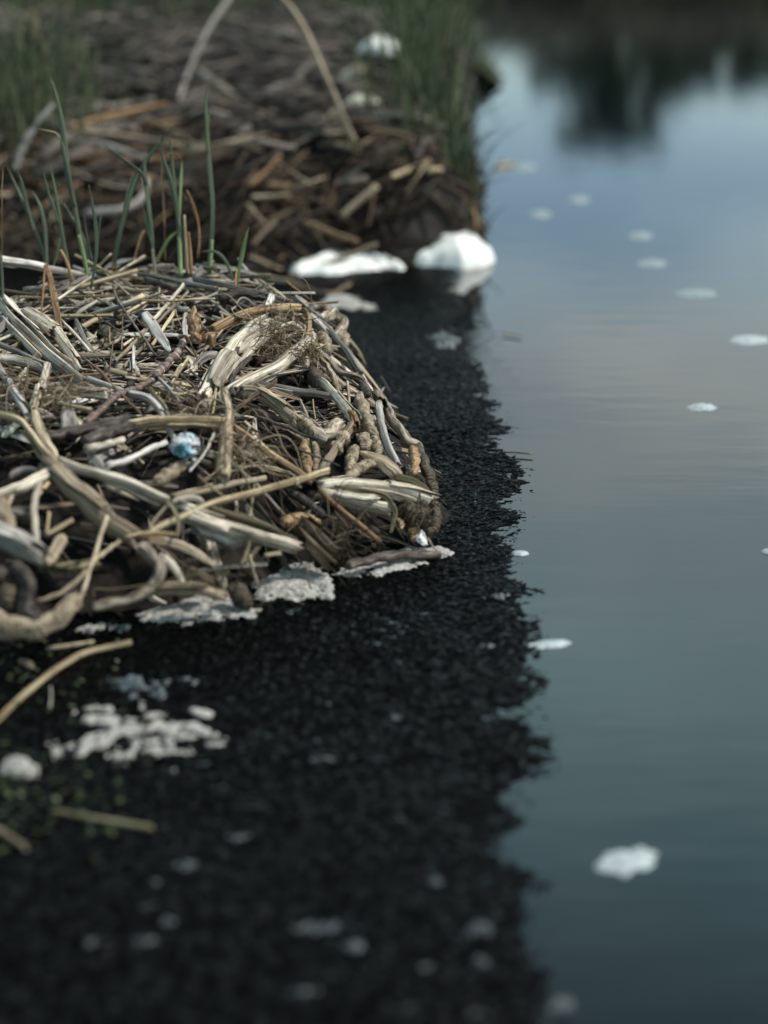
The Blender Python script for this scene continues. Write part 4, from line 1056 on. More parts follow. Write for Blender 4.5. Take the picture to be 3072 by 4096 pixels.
shoot('thin dead brown stem between the two crossing shoots', '870,640', [('sheath', 'rust', 9, '868,650 885,570 910,490 932,440')])
shoot('hair-thin brown stem behind the widest shoot', '1068,480', [('sheath', 'rust', 8, '1070,640 1068,480 1060,300 1050,100 T:1045,1000')])
shoot('hair-thin curled dry stem at the left edge', '10,200', [('blade', 'rust', 8, '14,700 14,400 12,190 18,60 T:10,1085')])
print('shoots done')

# ------------------------------------------------------------------ loose straws and shreds lying in the litter of the near pile
def place_on_pile(x, y, ang, L, r, lift, rs, curve):
    d = np.array([math.cos(ang), math.sin(ang)])
    s = np.linspace(-.5, .5, 5)
    xy = np.array([x, y])[None] + s[:, None] * L * d[None] + (np.array([-d[1], d[0]])[None] * (curve * L * (s ** 2 * 4 - .3))[:, None])
    z = pile_h(xy[:, 0], xy[:, 1])
    zf = np.polyval(np.polyfit(s, z, 1), s)
    z = np.maximum(zf, z - .004) + lift
    return np.column_stack([xy, z])

def screen(p):
    v = np.asarray(p) - CAMP
    dz = np.dot(v, FWD)
    return W_PX / 2 + np.dot(v, RGT) / dz * FPX, H_PX / 2 - np.dot(v, UPV) / dz * FPX

ZONES = [  # x0, y0, x1, y1 (photograph pixels), place words
 (0, 1050, 460, 1330, 'left of the rim shoots'), (460, 1050, 860, 1330, 'between the rim shoots and the parallel straws'), (860, 1050, 1500, 1420, 'round the golden stalk'),
 (0, 1330, 330, 1700, 'left of the bleached pair'), (330, 1330, 660, 1700, 'round the peeling birch twig'), (660, 1330, 1120, 1700, 'round the widest stem'),
 (0, 1700, 480, 2500, 'in the left front hollow'), (480, 1700, 960, 2450, 'round the plastic scrap'), (960, 1420, 1760, 2300, 'among the rhizomes')]
COLW = {'straw': 'yellowish', 'tan': 'tan', 'pale': 'bleached', 'grey': 'grey', 'brown': 'brown', 'white': 'whitish', 'darkbark': 'blackish', 'rust': 'rust-coloured'}
SIZE = lambda L: 'stubby ' if L < .045 else 'short ' if L < .065 else 'medium-long ' if L < .085 else 'long '
rs = random.Random(77)
count = 0
tries = 0
while count < 290 and tries < 6000:
    tries += 1
    x = rs.uniform(-.62, .12); y = rs.uniform(1.36, 2.42)
    h = float(pile_h(x, y))
    if h < .03: continue
    sx, sy = screen((x, y, h))
    if not (-30 < sx < 1760): continue
    z = next((zn for zn in ZONES if zn[0] - 40 <= sx < zn[2] and zn[1] <= sy < zn[3]), None)
    if z is None: continue
    front = sy > 1650
    if front and rs.random() < .62: continue
    rhz = z[4] == 'among the rhizomes'
    if rhz and rs.random() < .5: continue
    kind = rs.choices(['straw', 'shred', 'twig'], [.45, .44, .11])[0]
    L = rs.uniform(.03, .105) * (.8 if rhz else 1)
    r = rs.uniform(.0011, .0034) if kind == 'straw' else rs.uniform(.0028, .0072) if kind == 'shred' else rs.uniform(.0008, .0016)
    ang = rs.choice([rs.gauss(-.35, .35), rs.gauss(.75, .35), rs.uniform(0, 3.14)])
    lift = rs.uniform(-.022, .004) if not front else rs.uniform(-.026, -.006)
    P = place_on_pile(x, y, ang, L, r, lift, rs, rs.gauss(0, .10) if kind != 'straw' else rs.gauss(0, .02))
    P[:, 2] += np.linspace(-1, 1, 5) * rs.gauss(0, .16) * L * .5
    C = catmull(P, 3)
    if kind == 'straw':
        mat = rs.choices(['straw', 'tan', 'pale', 'grey', 'brown'], [.24, .26, .2, .2, .1])[0]
        o = sweep_obj('loose_straw', C, np.full(len(C), r), mat, rs, sides=7, flat=.8, ridge=.05, jag=.8, hollow=r > .002)
        tag(o, SIZE(L) + COLW[mat] + ' loose straw in the litter ' + z[4], 'straw', 'loose straws ' + z[4])
    elif kind == 'shred':
        mat = rs.choices(['grey', 'pale', 'tan', 'brown', 'white'], [.36, .26, .2, .12, .06])[0]
        ss = np.linspace(0, 1, len(C))
        o = sweep_obj('leaf_shred', C, r * np.interp(ss, [0, .2, .6, 1], [.4, 1, .9, .15]), mat, rs, sides=7, flat=.12, fold=.25, hint=np.array([rs.gauss(0, .5) - math.sin(ang), rs.gauss(0, .3) + math.cos(ang), rs.gauss(0, .45)]), jag=.3, hollow=False)
        tag(o, SIZE(L) + COLW[mat] + ' torn leaf shred in the litter ' + z[4], 'leaf shred', 'leaf shreds ' + z[4])
    else:
        mat = rs.choice(['brown', 'darkbark', 'rust'])
        o = sweep_obj('loose_twig', C, np.linspace(r, r * .6, len(C)), mat, rs, sides=6, flat=1, ridge=.1, jag=.2, hollow=False)
        tag(o, SIZE(L) + COLW[mat] + ' thin twig in the litter ' + z[4], 'twig', 'loose twigs ' + z[4])
    count += 1
print('loose', count)

items = []
while len(items) < 2700:
    x = rs.uniform(-.66, .16); y = rs.uniform(1.34, 2.5)
    h = float(pile_h(x, y))
    if h < .012: continue
    front = h < .105 or y < 1.62
    if front and rs.random() < .8: continue
    L = rs.uniform(.012, .06); fl = rs.choice([.22, .22, .8]); r = rs.uniform(.0005, .0020) if fl > .5 else rs.uniform(.001, .0042)
    ang = rs.choice([rs.gauss(-.35, .4), rs.gauss(.75, .4), rs.uniform(0, 3.14)])
    P = place_on_pile(x, y, ang, L, r, rs.uniform(-.03, -.006) if not front else rs.uniform(-.034, -.014), rs, rs.gauss(0, .12))
    P[:, 2] += np.linspace(-1, 1, 5) * rs.gauss(0, .14) * L * .5
    items.append((P[[0, 2, 4]], [r, r * 1.1, r * .5], min(1, max(0, rs.gauss(.5, .26) - (.25 if front else 0))), fl, (rs.gauss(0, 1), rs.gauss(0, 1), .6), 6))  # front pieces coloured darker to stand in for shade in the hollow
lit = pieces_obj('straw_litter', items, 'litter')
tag(lit, 'fine broken straw litter filling the gaps of the near pile', 'litter', None, 'stuff')

# ------------------------------------------------------------------ foam
FOAM_N = [0]
def foam(name, label, mat, outline, height, hole=0., base=.0018, crop='S', noise=.28, ragged=.35, group=None, step=None, cat='foam', scale=1.0):
    FOAM_N[0] += 1
    sdn = 300 + FOAM_N[0] * 5
    px, _ = crop_pts(crop, outline)
    poly = np.array([on_plane(x, y, 0.)[:2] for x, y in px])
    lo, hi = poly.min(0), poly.max(0)
    size = float(max(hi - lo)); small = float(min(hi - lo))
    st = step or max(.0012, size / 110)
    m = small * .35
    X, Y = np.meshgrid(np.arange(lo[0] - m, hi[0] + m, st), np.arange(lo[1] - m, hi[1] + m, st))
    sd = poly_sd(X, Y, poly)
    f = 1.0 / max(small, .01)
    sd = sd + (fbm(X * f * 5, Y * f * 5, sdn, 3) - .5) * small * ragged
    sd = sd + (fbm(X * 130, Y * 130, sdn + 9, 2) - .5) * (0 if step else .010 if small > .02 else .002)
    e = sd / (small * .30)
    Z = base + height * np.where(e > 0, np.clip(e, 0, 1) ** .55, e * 2.0)
    Z = Z + (fbm(X * 260 * scale, Y * 260 * scale, sdn + 2, 2) - .5) * height * noise
    if hole: Z = Z - hole * np.clip(fbm(X * f * 7, Y * f * 9, sdn + 3, 3) - .48, 0, 1) * 6 * height
    if hole > 2: Z = Z - height * 5 * np.clip(fbm(X * 110, Y * 80, sdn + 6, 3) - .50, 0, 1)
    c = poly.mean(0)
    o = grid_mesh(name, X, Y, Z, MATS[mat], Z > -.003, None, None, (c[0], c[1], 0))
    tag(o, label, cat, group)
    return o
def ellipse(x0, x1, y0, y1, tilt=0., n=18):
    out = []
    for i in range(n):
        a = i / n * 2 * math.pi
        out.append('%f,%f' % ((x0 + x1) / 2 + math.cos(a) * (x1 - x0) / 2, (y0 + y1) / 2 + math.sin(a) * (y1 - y0) / 2 - math.cos(a) * tilt))
    return ' '.join(out)
foam('foam_patch', 'long white foam strip at the front tip with a dark stick in it', 'foam', '1325,2305 1370,2325 1430,2318 1560,2298 1700,2262 1805,2224 1720,2196 1600,2196 1480,2225 1380,2255', .005, .5)
foam('foam_patch', 'rounded grey-white foam patch below the hollow broken root', 'foam', '985,2350 1040,2300 1110,2250 1220,2240 1315,2285 1335,2350 1305,2395 1160,2408 1050,2398', .006, .3)
foam('foam_patch', 'foam patch below the dark knob, left of the rounded one', 'foam', '525,2485 600,2445 680,2405 770,2385 890,2385 965,2430 1018,2445 1012,2485 900,2475 720,2505 600,2508', .006, .3)
foam('foam_patch', 'thin broken foam streak left of the three front foam patches', 'foam', '295,2525 400,2508 520,2515 510,2532 400,2535 310,2545', .004, 2.)
foam('foam_patch', 'large dissolving foam patch on the black scum in front of the pile', 'foam', '215,2880 260,2835 420,2825 560,2805 700,2820 820,2835 850,2930 915,2980 905,3030 780,3050 640,3020 560,3060 480,3085 330,3060 215,3020 330,2960', .004, 3.6, ragged=.7, base=.0012)
foam('foam_patch', 'faint broken foam above the large dissolving patch', 'foam_thin', '420,2750 520,2705 640,2735 760,2715 820,2740 760,2785 620,2795 480,2800', .004, 3., ragged=.6, base=.0016)
foam('foam_patch', 'small dull foam smear at the left edge of the scum', 'foam', '10,3085 60,3060 140,3075 120,3115 40,3115', .005, .5, base=.005)
foam('foam_patch', 'small pale foam tongue on the scum behind the pile corner', 'foam', '1290,1215 1330,1185 1400,1182 1450,1205 1510,1245 1440,1250 1360,1240 1300,1250', .005, .8)
foam('foam_patch', 'bluish foam patch on the scum near the reflected bank', 'foam_thin', '1715,1350 1770,1335 1835,1360 1820,1395 1750,1398', .006, .4)
foam('foam_patch', 'bright white foam bank lying against the far bank', 'foam_white', '1160,1105 1190,1060 1230,1035 1300,1020 1390,1010 1450,1015 1530,1020 1600,1035 1625,1060 1600,1080 1560,1072 1480,1078 1400,1090 1300,1098', .032, .05, noise=.12, ragged=.3, step=.005, scale=.3)
foam('foam_patch', 'tall white foam dome at the corner of the far bank', 'foam_white', '1630,1065 1700,1030 1780,1015 1880,1012 1955,1030 1972,1050 1930,1068 1850,1078 1740,1072', .058, .0, noise=.05, ragged=.12, step=.005, scale=.2)
# flecks drifting on the open water
for lab, x0, x1, y0, y1, tl, hh in [
 ('large white foam fleck alone on the water at the lower right', 2405, 2615, 3408, 3488, 14, .0028),
 ('slim white foam fleck touching the scum edge', 2112, 2275, 2566, 2592, 8, .0028),
 ('tiny foam fleck at the scum edge beside the pile tip', 2050, 2114, 2208, 2222, 0, .003),
 ('foam fleck cut by the right edge of the picture', 3050, 3120, 2200, 2216, 0, .004),
 ('pale foam fleck at the right edge on the pink reflection', 2935, 3060, 1343, 1376, 0, .0028),
 ('small pale foam fleck left below the pink reflection', 2764, 2852, 1617, 1641, 0, .0028),
 ('faint foam fleck on the water, third row from the top', 2567, 2652, 1040, 1068, 0, .006),
 ('wide faint foam fleck above the pink reflection', 2728, 2845, 1160, 1187, 0, .006),
 ('faint foam fleck highest on the open water', 2290, 2345, 785, 815, 0, .008),
 ('faint foam fleck below and left of the highest one', 2130, 2192, 843, 873, 0, .008),
 ('faint foam fleck in the middle of the upper water', 2528, 2598, 930, 957, 0, .008),
 ('faint foam smear beside the green grass tips', 2068, 2132, 655, 682, 0, .008)]:
    foam('foam_fleck', lab, 'foam_fleck' if y0 > 1300 else 'foam_faint', ellipse(x0, x1, y0, y1, tl), .0016 if y0 > 1300 else .001, 0, base=.0012, ragged=.22, noise=.15, group='foam flecks on the open water', cat='foam fleck')
# bluish flecks lying on the scum
for lab, x, y, w, h in [
 ('brightest bluish foam fleck on the scum at the bottom edge', 1208, 3990, 140, 40), ('bluish fleck on the scum touching the bottom right scum edge', 2232, 4033, 100, 46),
 ('white fleck on the scum near the lower scum edge', 1908, 3732, 84, 56), ('long dull fleck on the lower black scum', 1268, 3722, 150, 36), ('dull fleck right of the long dull one', 1412, 3800, 80, 40),
 ('dull fleck on the scum in the lower left, uppermost', 745, 3478, 100, 36), ('small dull fleck beside the uppermost lower-left one', 622, 3545, 56, 30), ('teal fleck in the middle of the lower-left group', 597, 3642, 84, 34),
 ('dull fleck right of the teal one', 668, 3705, 60, 34), ('dull fleck lowest in the lower-left group', 375, 3787, 90, 34), ('dim fleck right of the lowest one', 580, 3780, 100, 40), ('dull fleck alone in the middle of the lower scum', 952, 3366, 90, 30),
 ('small fleck on the scum by the upper part of the lower edge', 1738, 3540, 56, 30), ('tiny bluish fleck in the middle scum', 1590, 3292, 40, 24), ('fleck at the bottom near the scum edge', 1634, 4052, 70, 40), ('fleck at the bottom close to the corner of the scum', 1898, 4076, 90, 36),
 ('small fleck above the corner of the scum', 1918, 3864, 60, 36), ('small fleck left above the corner of the scum', 1700, 3884, 60, 36), ('small bluish fleck right of the dissolving foam', 1290, 3052, 110, 26), ('thin bluish fleck below the dissolving foam', 1580, 2885, 60, 18),
 ('bluish fleck on the scum edge right of the front tip', 1990, 2395, 90, 14), ('small fleck on the scum edge below the slim white one', 1945, 2592, 70, 14)]:
    foam('scum_fleck', lab, 'foam_thin', ellipse(x - w * .6, x + w * .6, y - h * .36, y + h * .36, w * .05), .003, 1.6, base=.0016, ragged=.9, noise=.8, group='foam flecks on the black scum', cat='foam fleck')

# sticks lying on the scum
T_('straw', 'long pale straw lying on the scum at the left', 'straw', 'S', 26, 0, '-60,2920 0,2871 90,2785 186,2705 270,2648 358,2606 524,2569', surf='scum')
T_('straw', 'short straw on the scum under the mottled root', 'tan', 'S', 16, 0, '188,2594 280,2582 374,2568', surf='scum')
T_('straw', 'blurred stick at the left edge near the bottom', 'tan', 'S', 30, 0, '-40,3300 20,3338 102,3390', surf='scum')
T_('straw', 'dim blurred stick among the green duckweed', 'moss', 'S', 24, 0, '205,3244 400,3278 610,3314', surf='scum')
T_('reed_leaf', 'pale dead leaf star on the scum by the long straw', 'tan', 'S', 40, 0, '70,2640 100,2655 135,2672', surf='scum', shape='blade', wprof=[.2, .7, 1, .6, .1])
T_('straw', 'small upright grey stub beside the long pale straw', 'grey', 'S', 16, 1, '202,2750 205,2790 200,2835', surf='scum')
T_('straw', 'dark thin stem dividing the dissolving foam', 'brown', 'S', 16, 1, '582,2835 575,2900 570,2970', surf='scum')
# duckweed
items_v, items_f = [], []
rs = random.Random(5)
nb = 0
n_duck = 0
while n_duck < 190:
    px = abs(rs.gauss(0, 300)); py = rs.choice([rs.gauss(2700, 110), rs.gauss(3180, 120), rs.gauss(3180, 120), rs.gauss(2490, 40)])
    if px > 700 or not 2440 < py < 3520: continue
    p = on_plane(px, py, .0050)
    if pile_h(p[0], p[1]) > 0: continue
    r = rs.uniform(.0010, .0026); a0 = rs.random() * 6
    tl = (rs.gauss(0, .3), rs.gauss(0, .3))
    for i in range(7):
        a = a0 + i / 7 * 6.283
        q = (p[0] + math.cos(a) * r, p[1] + math.sin(a) * r * .8)
        items_v.append((q[0], q[1], p[2] + (q[0] - p[0]) * tl[0] + (q[1] - p[1]) * tl[1]))
    items_v.append((p[0], p[1], p[2] + r * .35))
    for i in range(7): items_f.append((nb + i, nb + (i + 1) % 7, nb + 7))
    nb += 8; n_duck += 1
dw = mesh_obj('duckweed', items_v, items_f, MATS['duckweed'])
tag(dw, 'scattered green duckweed on the scum at the left', 'duckweed', None, 'stuff')

# ------------------------------------------------------------------ the second bank: sticks that can be told apart
bk = dict(surf='bank')
T_('reed_stalk', 'thick tan stalk leaning left out of the far bank', 'tan', 'W', 27, 0, '768,312 740,258 700,172 652,72 600,0 570,-50', surf='standbank', lean=.25)
T_('reed_stalk', 'pale bent stalk crossing at the top of the picture', 'grey', 'W', 14, 0, '384,225 400,165 438,75 482,0 500,-40', surf='standbank', lean=.2)
T_('reed_stalk', 'dark stick sloping behind the leaning tan stalk', 'brown', 'W', 20, 2, '545,0 620,42 745,106', **bk)
T_('reed_stalk', 'pale blurred stick at the top edge left of the bent stalk', 'tan', 'W', 26, 2, '345,5 385,25 430,60', **bk)
T_('reed_stalk', 'pale blurred stick lying level at the top edge', 'straw', 'W', 26, 2, '262,45 330,36 400,28', **bk)
T_('reed_stalk', 'pale straw standing in the left grass', 'straw', 'T', 44, 2, '285,480 262,350 235,220 205,80', surf='standbank', cat='reed stalk')
T_('twig', 'pinkish grey twig bending over behind the left shoots', 'grey', 'T', 40, 3, '95,1100 150,960 220,830 345,680', surf='standbank', shape='twig')
T_('twig', 'dark twig falling right from the bent pinkish twig', 'brown', 'T', 34, 3, '345,680 430,760 520,880 640,1020', surf='bank', shape='twig')
T_('reed_stalk', 'grey stick rising right behind the leaning tan stalk', 'grey', 'U', 40, 2, '20,640 200,560 400,470', **bk)
T_('straw', 'pale straw at the far bank edge, upper one', 'straw', 'K', 34, 2, '890,300 990,260 1110,205', **bk)
T_('straw', 'pale straw at the far bank edge below the grass', 'straw', 'K', 32, 2, '1100,258 1190,260 1285,262', **bk)
T_('straw', 'short pale straw in the grass foot', 'pale', 'K', 30, 3, '1080,112 1125,85 1172,58', **bk)
T_('straw', 'tan straw slanting up the front of the far bank', 'tan', 'K', 36, 3, '605,525 700,440 805,355', **bk)
T_('straw', 'short tan straw right above the slanting one', 'tan', 'K', 34, 3, '645,335 690,322 745,308', **bk)
T_('straw', 'tan straw below the foot of the leaning stalk', 'straw', 'K', 36, 3, '515,100 600,120 695,145', **bk)
T_('straw', 'orange straw at the left of the far bank front', 'gold', 'K', 36, 3, '175,352 240,350 300,350', **bk)
T_('straw', 'golden straw low on the far bank above the foam', 'gold', 'K', 32, 3, '380,560 450,580 520,612 600,645 690,672', **bk)
T_('straw', 'level tan straw at the left foot of the far bank', 'tan', 'K', 32, 3, '85,420 190,416 295,410', **bk)
T_('twig', 'tan twig sloping down into the dark gap', 'tan', 'K', 24, 3, '60,460 110,520 160,570', shape='twig', **bk)
T_('twig', 'brown twig rising at the right of the dark gap', 'brown', 'K', 30, 3, '90,690 150,620 220,560', shape='twig', **bk)
T_('reed_stalk', 'grey-brown stick lying across the white foam bank', 'tan', 'K', 26, 4, '305,868 420,835 560,785 690,735 800,690', **bk)
T_('straw', 'brown stick in the dark water below the foam bank', 'tan', 'K', 32, 0, '80,872 200,890 325,912', surf='scum')
T_('twig', 'brown curved stick on the scum in front of the foam bank', 'brown', 'K', 32, 0, '275,895 390,945 470,968 560,970 645,918', surf='scum', shape='twig')
T_('straw', 'pale floating straw at the right corner of the bank', 'straw', 'S', 16, 0, '1975,668 2010,662 2056,652', surf='scum')
T_('straw', 'faint floating straw beside the reflected bank', 'straw', 'S', 7, 0, '2010,1332 2050,1336 2085,1342', surf='scum')
T_('straw', 'thin pale straw afloat beside the scum edge', 'straw', 'S', 8, 0, '2015,1808 2070,1810 2130,1815', surf='scum')
T_('plastic_strip', 'white curved strip lying behind the green shoots', 'white', 'R3', 60, 3, '560,335 680,320 790,308 880,270 940,200 955,130', surf='bank', cat='plastic strip', bend=1)
for lab, pts_, m_, lay in [('white lump of foam in the grass at the top', '1440,160 1520,150 1600,175 1595,230 1540,262 1470,255 1440,215', 'foam_white', 0),
                     ('greyish round lump below the white lump', '1362,300 1395,278 1430,292 1430,325 1395,335 1365,325', 'foam_cream', 0),
                     ('cream-white round lump above the far straw bank', '1376,425 1410,390 1460,378 1510,400 1518,440 1470,463 1400,460', 'foam_cream', 0)]:
    px, _ = crop_pts('S', pts_)
    c = px.mean(0); wpx = px[:, 0].max() - px[:, 0].min(); hpx = px[:, 1].max() - px[:, 1].min()
    t = hit(bank_h, c[0], c[1] + hpx * .4, 2.9, 9., .01)
    t = t - .10
    ctr = CAMP + pix_dir(c[0], c[1]) * t
    ax = wpx / 2 / FPX * t; az = hpx / 2 / FPX * t
    V, F = [], []
    nu, nv = 20, 12
    for j in range(nv + 1):
        b_ = math.pi * j / nv
        for i in range(nu):
            a_ = 2 * math.pi * i / nu
            k_ = 1 + .10 * math.sin(3 * a_ + 2 * b_) + .07 * math.sin(5 * a_ - 3 * b_ + 1)
            V.append((ctr[0] + math.cos(a_) * math.sin(b_) * ax * k_, ctr[1] + math.sin(a_) * math.sin(b_) * ax * .7 * k_, ctr[2] + math.cos(b_) * az * k_))
    for j in range(nv):
        for i in range(nu):
            F.append((j * nu + i, (j + 1) * nu + i, (j + 1) * nu + (i + 1) % nu, j * nu + (i + 1) % nu))
    o = mesh_obj('foam_lump', V, F, MATS[m_], loc=ctr)
    tag(o, lab, 'foam')

COLB = {'tan': 'tan', 'straw': 'yellowish', 'rust': 'rust-brown', 'pale': 'bleached', 'grey': 'grey', 'brown': 'dark brown'}
# straw thatch covering the second bank
rs = random.Random(99)
def bank_pieces(n, xr, yr, hmin, hmax, Lr, rr, mean, dirs, lift):
    out = []
    k = 0
    X = NPR.uniform(xr[0], xr[1], n * 4); Y = NPR.uniform(yr[0], yr[1], n * 4)
    Hh = bank_h(X, Y)
    for x, y, h in zip(X, Y, Hh):
        if not hmin < h < hmax: continue
        L = rs.uniform(*Lr); r = rs.uniform(*rr); a = rs.gauss(*rs.choice(dirs))
        d = np.array([math.cos(a), math.sin(a)])
        xy = np.array([x, y])[None] + np.array([-.5, 0, .5])[:, None] * L * d[None]
        z = bank_h(xy[:, 0], xy[:, 1])
        if z.min() < -.06: continue
        z = np.maximum(z, h - .06) + rs.uniform(*lift) + np.array([-1, 0, 1]) * rs.gauss(0, .12) * L * .5
        out.append((np.column_stack([xy, z]), [r, r, r * .7], min(1, max(0, rs.gauss(mean, .25))), rs.choice([.3, .8]), (rs.gauss(0, 1), rs.gauss(0, 1), 1), 5))
        k += 1
        if k >= n: break
    return out
it = bank_pieces(3600, (-1.4, .30), (3.10, 3.95), -.01, .36, (.05, .22), (.0015, .0052), .37, [(0, .35), (.5, .4), (0, 1.5)], (0., .03))
o = pieces_obj('bank_straw', it, 'litter_bank'); tag(o, 'brown straw thatch on the front of the far bank', 'litter', None, 'stuff')
it = bank_pieces(2600, (-2.2, .33), (3.5, 8.), .08, 1., (.08, .35), (.003, .008), .42, [(0, .5), (.9, .5), (0, 1.6)], (0., .05))
it += bank_pieces(900, (-2.2, .33), (3.5, 8.), .08, 1., (.08, .30), (.006, .016), .66, [(0, .5), (.9, .5), (0, 1.6)], (0., .05))
o = pieces_obj('bank_litter', it, 'litter_bank_grey'); tag(o, 'grey-brown dead reed litter on top of the far bank', 'litter', None, 'stuff')

for P_, R_, rnd_, fl_, hint_, sd_ in bank_pieces(46, (-1.2, .2), (3.16, 4.0), .03, .36, (.10, .40), (.0025, .0065), .5, [(0, .35), (.5, .4), (2.6, .4)], (.015, .05)):
    C_ = catmull(P_, 4)
    mt_ = rs.choice(['tan', 'tan', 'straw', 'rust', 'rust', 'grey', 'brown'])
    o = sweep_obj('loose_straw', C_, np.interp(np.linspace(0, 2, len(C_)), [0, 1, 2], R_), mt_, rs, sides=8, flat=.7, jag=.5, hollow=False)
    qx, qy = screen(P_[1])
    tag(o, ('long ' if np.linalg.norm(P_[2] - P_[0]) > .2 else 'short ') + COLB[mt_] + ' blurred reed piece on the ' + ('upper ' if qy < 760 else 'lower ') + ('left' if qx < 350 else 'middle-left' if qx < 800 else 'middle' if qx < 1250 else 'right') + ' of the far bank', 'straw', 'reed pieces on the front of the far bank')
# grass clumps
def grass(label, cx, cy, sx, sy, n, hr, lean, seed, wr=(.0018, .0042)):
    rs = random.Random(seed)
    it = []
    while len(it) < n:
        x = rs.gauss(cx, sx); y = rs.gauss(cy, sy)
        z = float(bank_h(x, y))
        if z < -.06: continue
        L = rs.uniform(*hr)
        dx = rs.gauss(lean[0], .22); dy = rs.gauss(lean[1], .2)
        P = [(x, y, z - .01), (x + dx * L * .2, y + dy * L * .2, z + L * .42), (x + dx * L * .55, y + dy * L * .55, z + L * .78), (x + dx * L * 1.1, y + dy * L * 1.1, z + L * rs.uniform(.88, 1.05))]
        C = catmull(P, 2)
        r = rs.uniform(*wr)
        it.append((C, r * np.linspace(1, .15, len(C)), min(1, max(0, rs.gauss(.45, .25))), .25, (rs.gauss(0, 1), rs.gauss(0, .4), .1), 4))
    o = pieces_obj('grass_clump', it, 'grass')
    tag(o, label, 'grass', None, 'stuff')
gp = lambda x, y: on_plane(*D(x, y), .2)[:2]
c = gp(925, 330); grass('tall green grass clump at the right corner of the far bank', c[0] - .01, c[1] + .38, .06, .18, 150, (.20, .42), (.06, 0), 1)
c = gp(1005, 345); grass('short green grass leaning over the water at the bank corner', c[0] - .01, c[1] + .2, .022, .12, 90, (.08, .18), (.18, 0), 2)
c = gp(915, 230); grass('green grass standing behind the white lump', c[0], c[1] + .5, .06, .2, 110, (.25, .5), (.0, 0), 3)
c = gp(90, 300); grass('dark green grass behind the left shoots', c[0] - .05, c[1] + .05, .09, .2, 330, (.14, .30), (.0, 0), 4)
grass('far green grass at the top left corner', -1.35, 7.4, .5, .6, 700, (.22, .42), (0, 0), 5, (.003, .007))
grass('far grass along the top edge beside the bent stalk', -.35, 9.5, .45, 1.0, 420, (.18, .4), (0, 0), 6, (.004, .010))

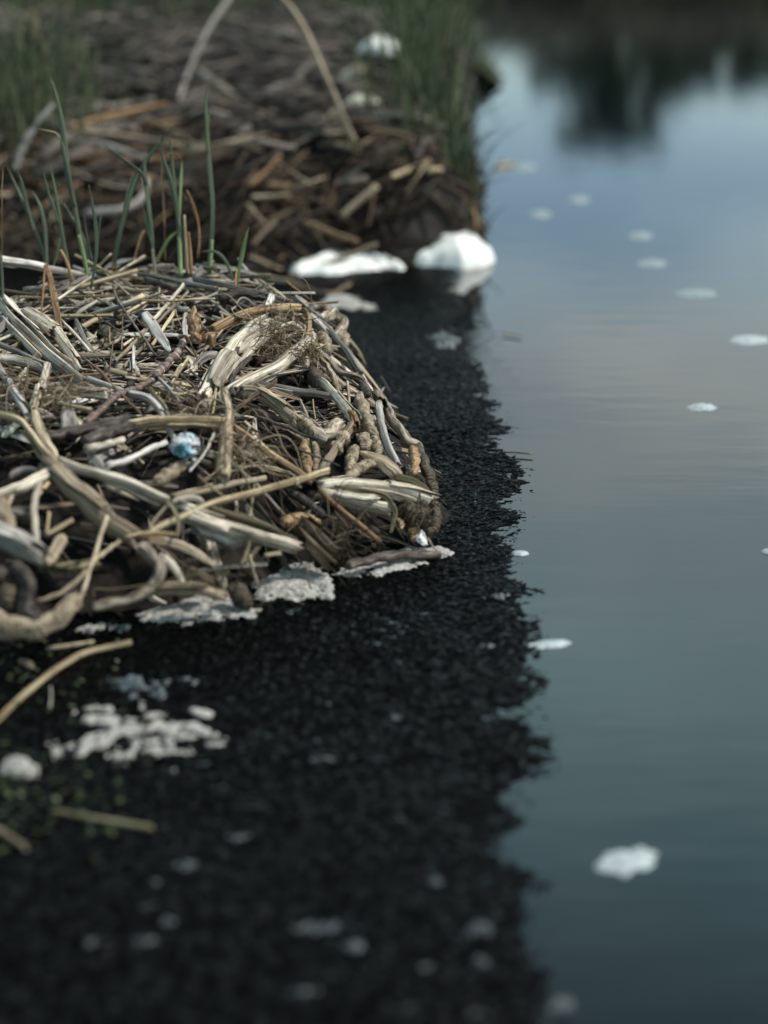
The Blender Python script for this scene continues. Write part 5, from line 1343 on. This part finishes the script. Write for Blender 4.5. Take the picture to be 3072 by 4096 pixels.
# ------------------------------------------------------------------ far shore: reeds and trees that show as reflections
def far_tree(label, xpx, ytop, wpx, dist, seed, dens, shape='round'):
    rs = random.Random(seed)
    ang = PITCH - math.atan((1106 - ytop) / 3687.)
    H = math.tan(ang) * dist + CAM_H * 0
    x = (xpx - 829.5) / 3687. * dist * 1.04
    wid = wpx / 3687. * dist * 1.04
    g0 = .8
    e = bpy.data.objects.new('tree', None); COL.objects.link(e); e.location = (x, dist, g0 - .2)
    tag(e, label, 'tree', 'trees on the far shore')
    tr = []
    top = H - g0
    Ct = catmull([(x, dist, g0 - .3), (x + rs.gauss(0, .1), dist, g0 + top * .4), (x + rs.gauss(0, .2), dist + .1, g0 + top * .9)], 5)
    sweep_obj('trunk', Ct, np.linspace(.16, .03, len(Ct)) * (top / 6 + .4), 'bark_far', rs, e, sides=8, jag=0, hollow=False)
    limbs = []
    for i in range(9):
        f = rs.uniform(.2, .85); b = Ct[int(f * (len(Ct) - 1))]
        a = rs.uniform(0, 6.28); L = wid * .45 * rs.uniform(.5, 1)
        limbs.append(([b, b + np.array([math.cos(a) * L * .5, math.sin(a) * L * .5, L * .3]), b + np.array([math.cos(a) * L, math.sin(a) * L, L * .55])], [.05, .03, .01], .5, 1., (0, .3, 1), 5))
    lo = pieces_obj('limbs', limbs, 'reed_far', None); lo.parent = e; lo.location = lo.location - e.location; lo['kind'] = 'stuff'
    V, F = [], []
    clumps = []
    for i in range(int(26 * dens) + 6):
        f = rs.random()
        zc = g0 + .15 + top * (f * .97)
        half = wid / 2 * (1 - abs(f - .5) ** 2 * 1.6 if shape == 'round' else (1 - .62 * f) if shape == 'cone' else (.35 + .65 * math.sin(f * 3.0)))
        a = rs.uniform(0, 6.28); rr = half * math.sqrt(rs.random()) * .8
        clumps.append((x + math.cos(a) * rr, dist + math.sin(a) * rr, min(zc, g0 + top - .25), rs.uniform(.3, .55) * (wid / 4 + .5)))
    for cx_, cy_, cz_, cr in clumps:
        for k in range(int(60 * dens)):
            u = np.array([rs.gauss(0, .5), rs.gauss(0, .5), rs.gauss(0, .45)]) * cr
            p = np.array([cx_, cy_, cz_]) + u
            if p[2] > g0 + top: continue
            a = np.array([rs.gauss(0, 1), rs.gauss(0, 1), rs.gauss(0, 1)]); a /= np.linalg.norm(a)
            b = np.cross(a, [rs.gauss(0, 1), rs.gauss(0, 1), rs.gauss(0, 1)]); b /= np.linalg.norm(b)
            s = rs.uniform(.06, .16)
            n0 = len(V)
            V += [p - a * s, p + b * s * .5, p + a * s, p - b * s * .5]
            F.append((n0, n0 + 1, n0 + 2, n0 + 3))
    mesh_obj('crown', V, F, MATS['leaf_far'], e, False, None, loc=(x, dist, g0))
far_tree('broad dark tree on the far shore, tallest reflection', 1285, 290, 300, 54, 1, 1.9, 'round')
far_tree('dark tree right beside the tallest reflected one', 1395, 200, 200, 55, 2, 1.3, 'cone')
far_tree('thin tree left of the tallest reflected one', 1165, 170, 120, 56, 3, .6, 'round')
far_tree('slim tree in the right group of reflections', 1470, 165, 130, 55, 4, 1.1, 'cone')
far_tree('slim tree second from the right edge in the reflections', 1555, 170, 110, 54, 5, 1.1, 'cone')
far_tree('tree at the right edge of the reflections', 1635, 165, 150, 55, 6, 1.1, 'cone')
far_tree('low bush between the slim reflected trees', 1510, 95, 190, 53, 8, 1.0, 'round')
far_tree('low bush left under the thin reflected tree', 1080, 75, 210, 53, 9, 1.0, 'round')
far_tree('tree beyond the right edge of the picture', 1790, 190, 180, 56, 7, 1., 'round')
rs = random.Random(44)
it = []
for i in range(3400):
    x = rs.uniform(-14, 20); y = 48.6 + 1.2 * math.sin(x * .21) + abs(rs.gauss(0, 1.2))
    L = rs.uniform(.7, 1.7); dx = rs.gauss(0, .12)
    it.append(([(x, y, -.1), (x + dx * L * .5, y, L * .6), (x + dx * L, y, L)], [.012, .011, .003], rs.random() * .7, .3, (1, rs.gauss(0, .5), 0), 4))
o = pieces_obj('shore_reeds', it, 'litter_bank_grey'); tag(o, 'brown reed belt along the far shore', 'reeds', None, 'stuff')
print('scene done', len(bpy.data.objects))
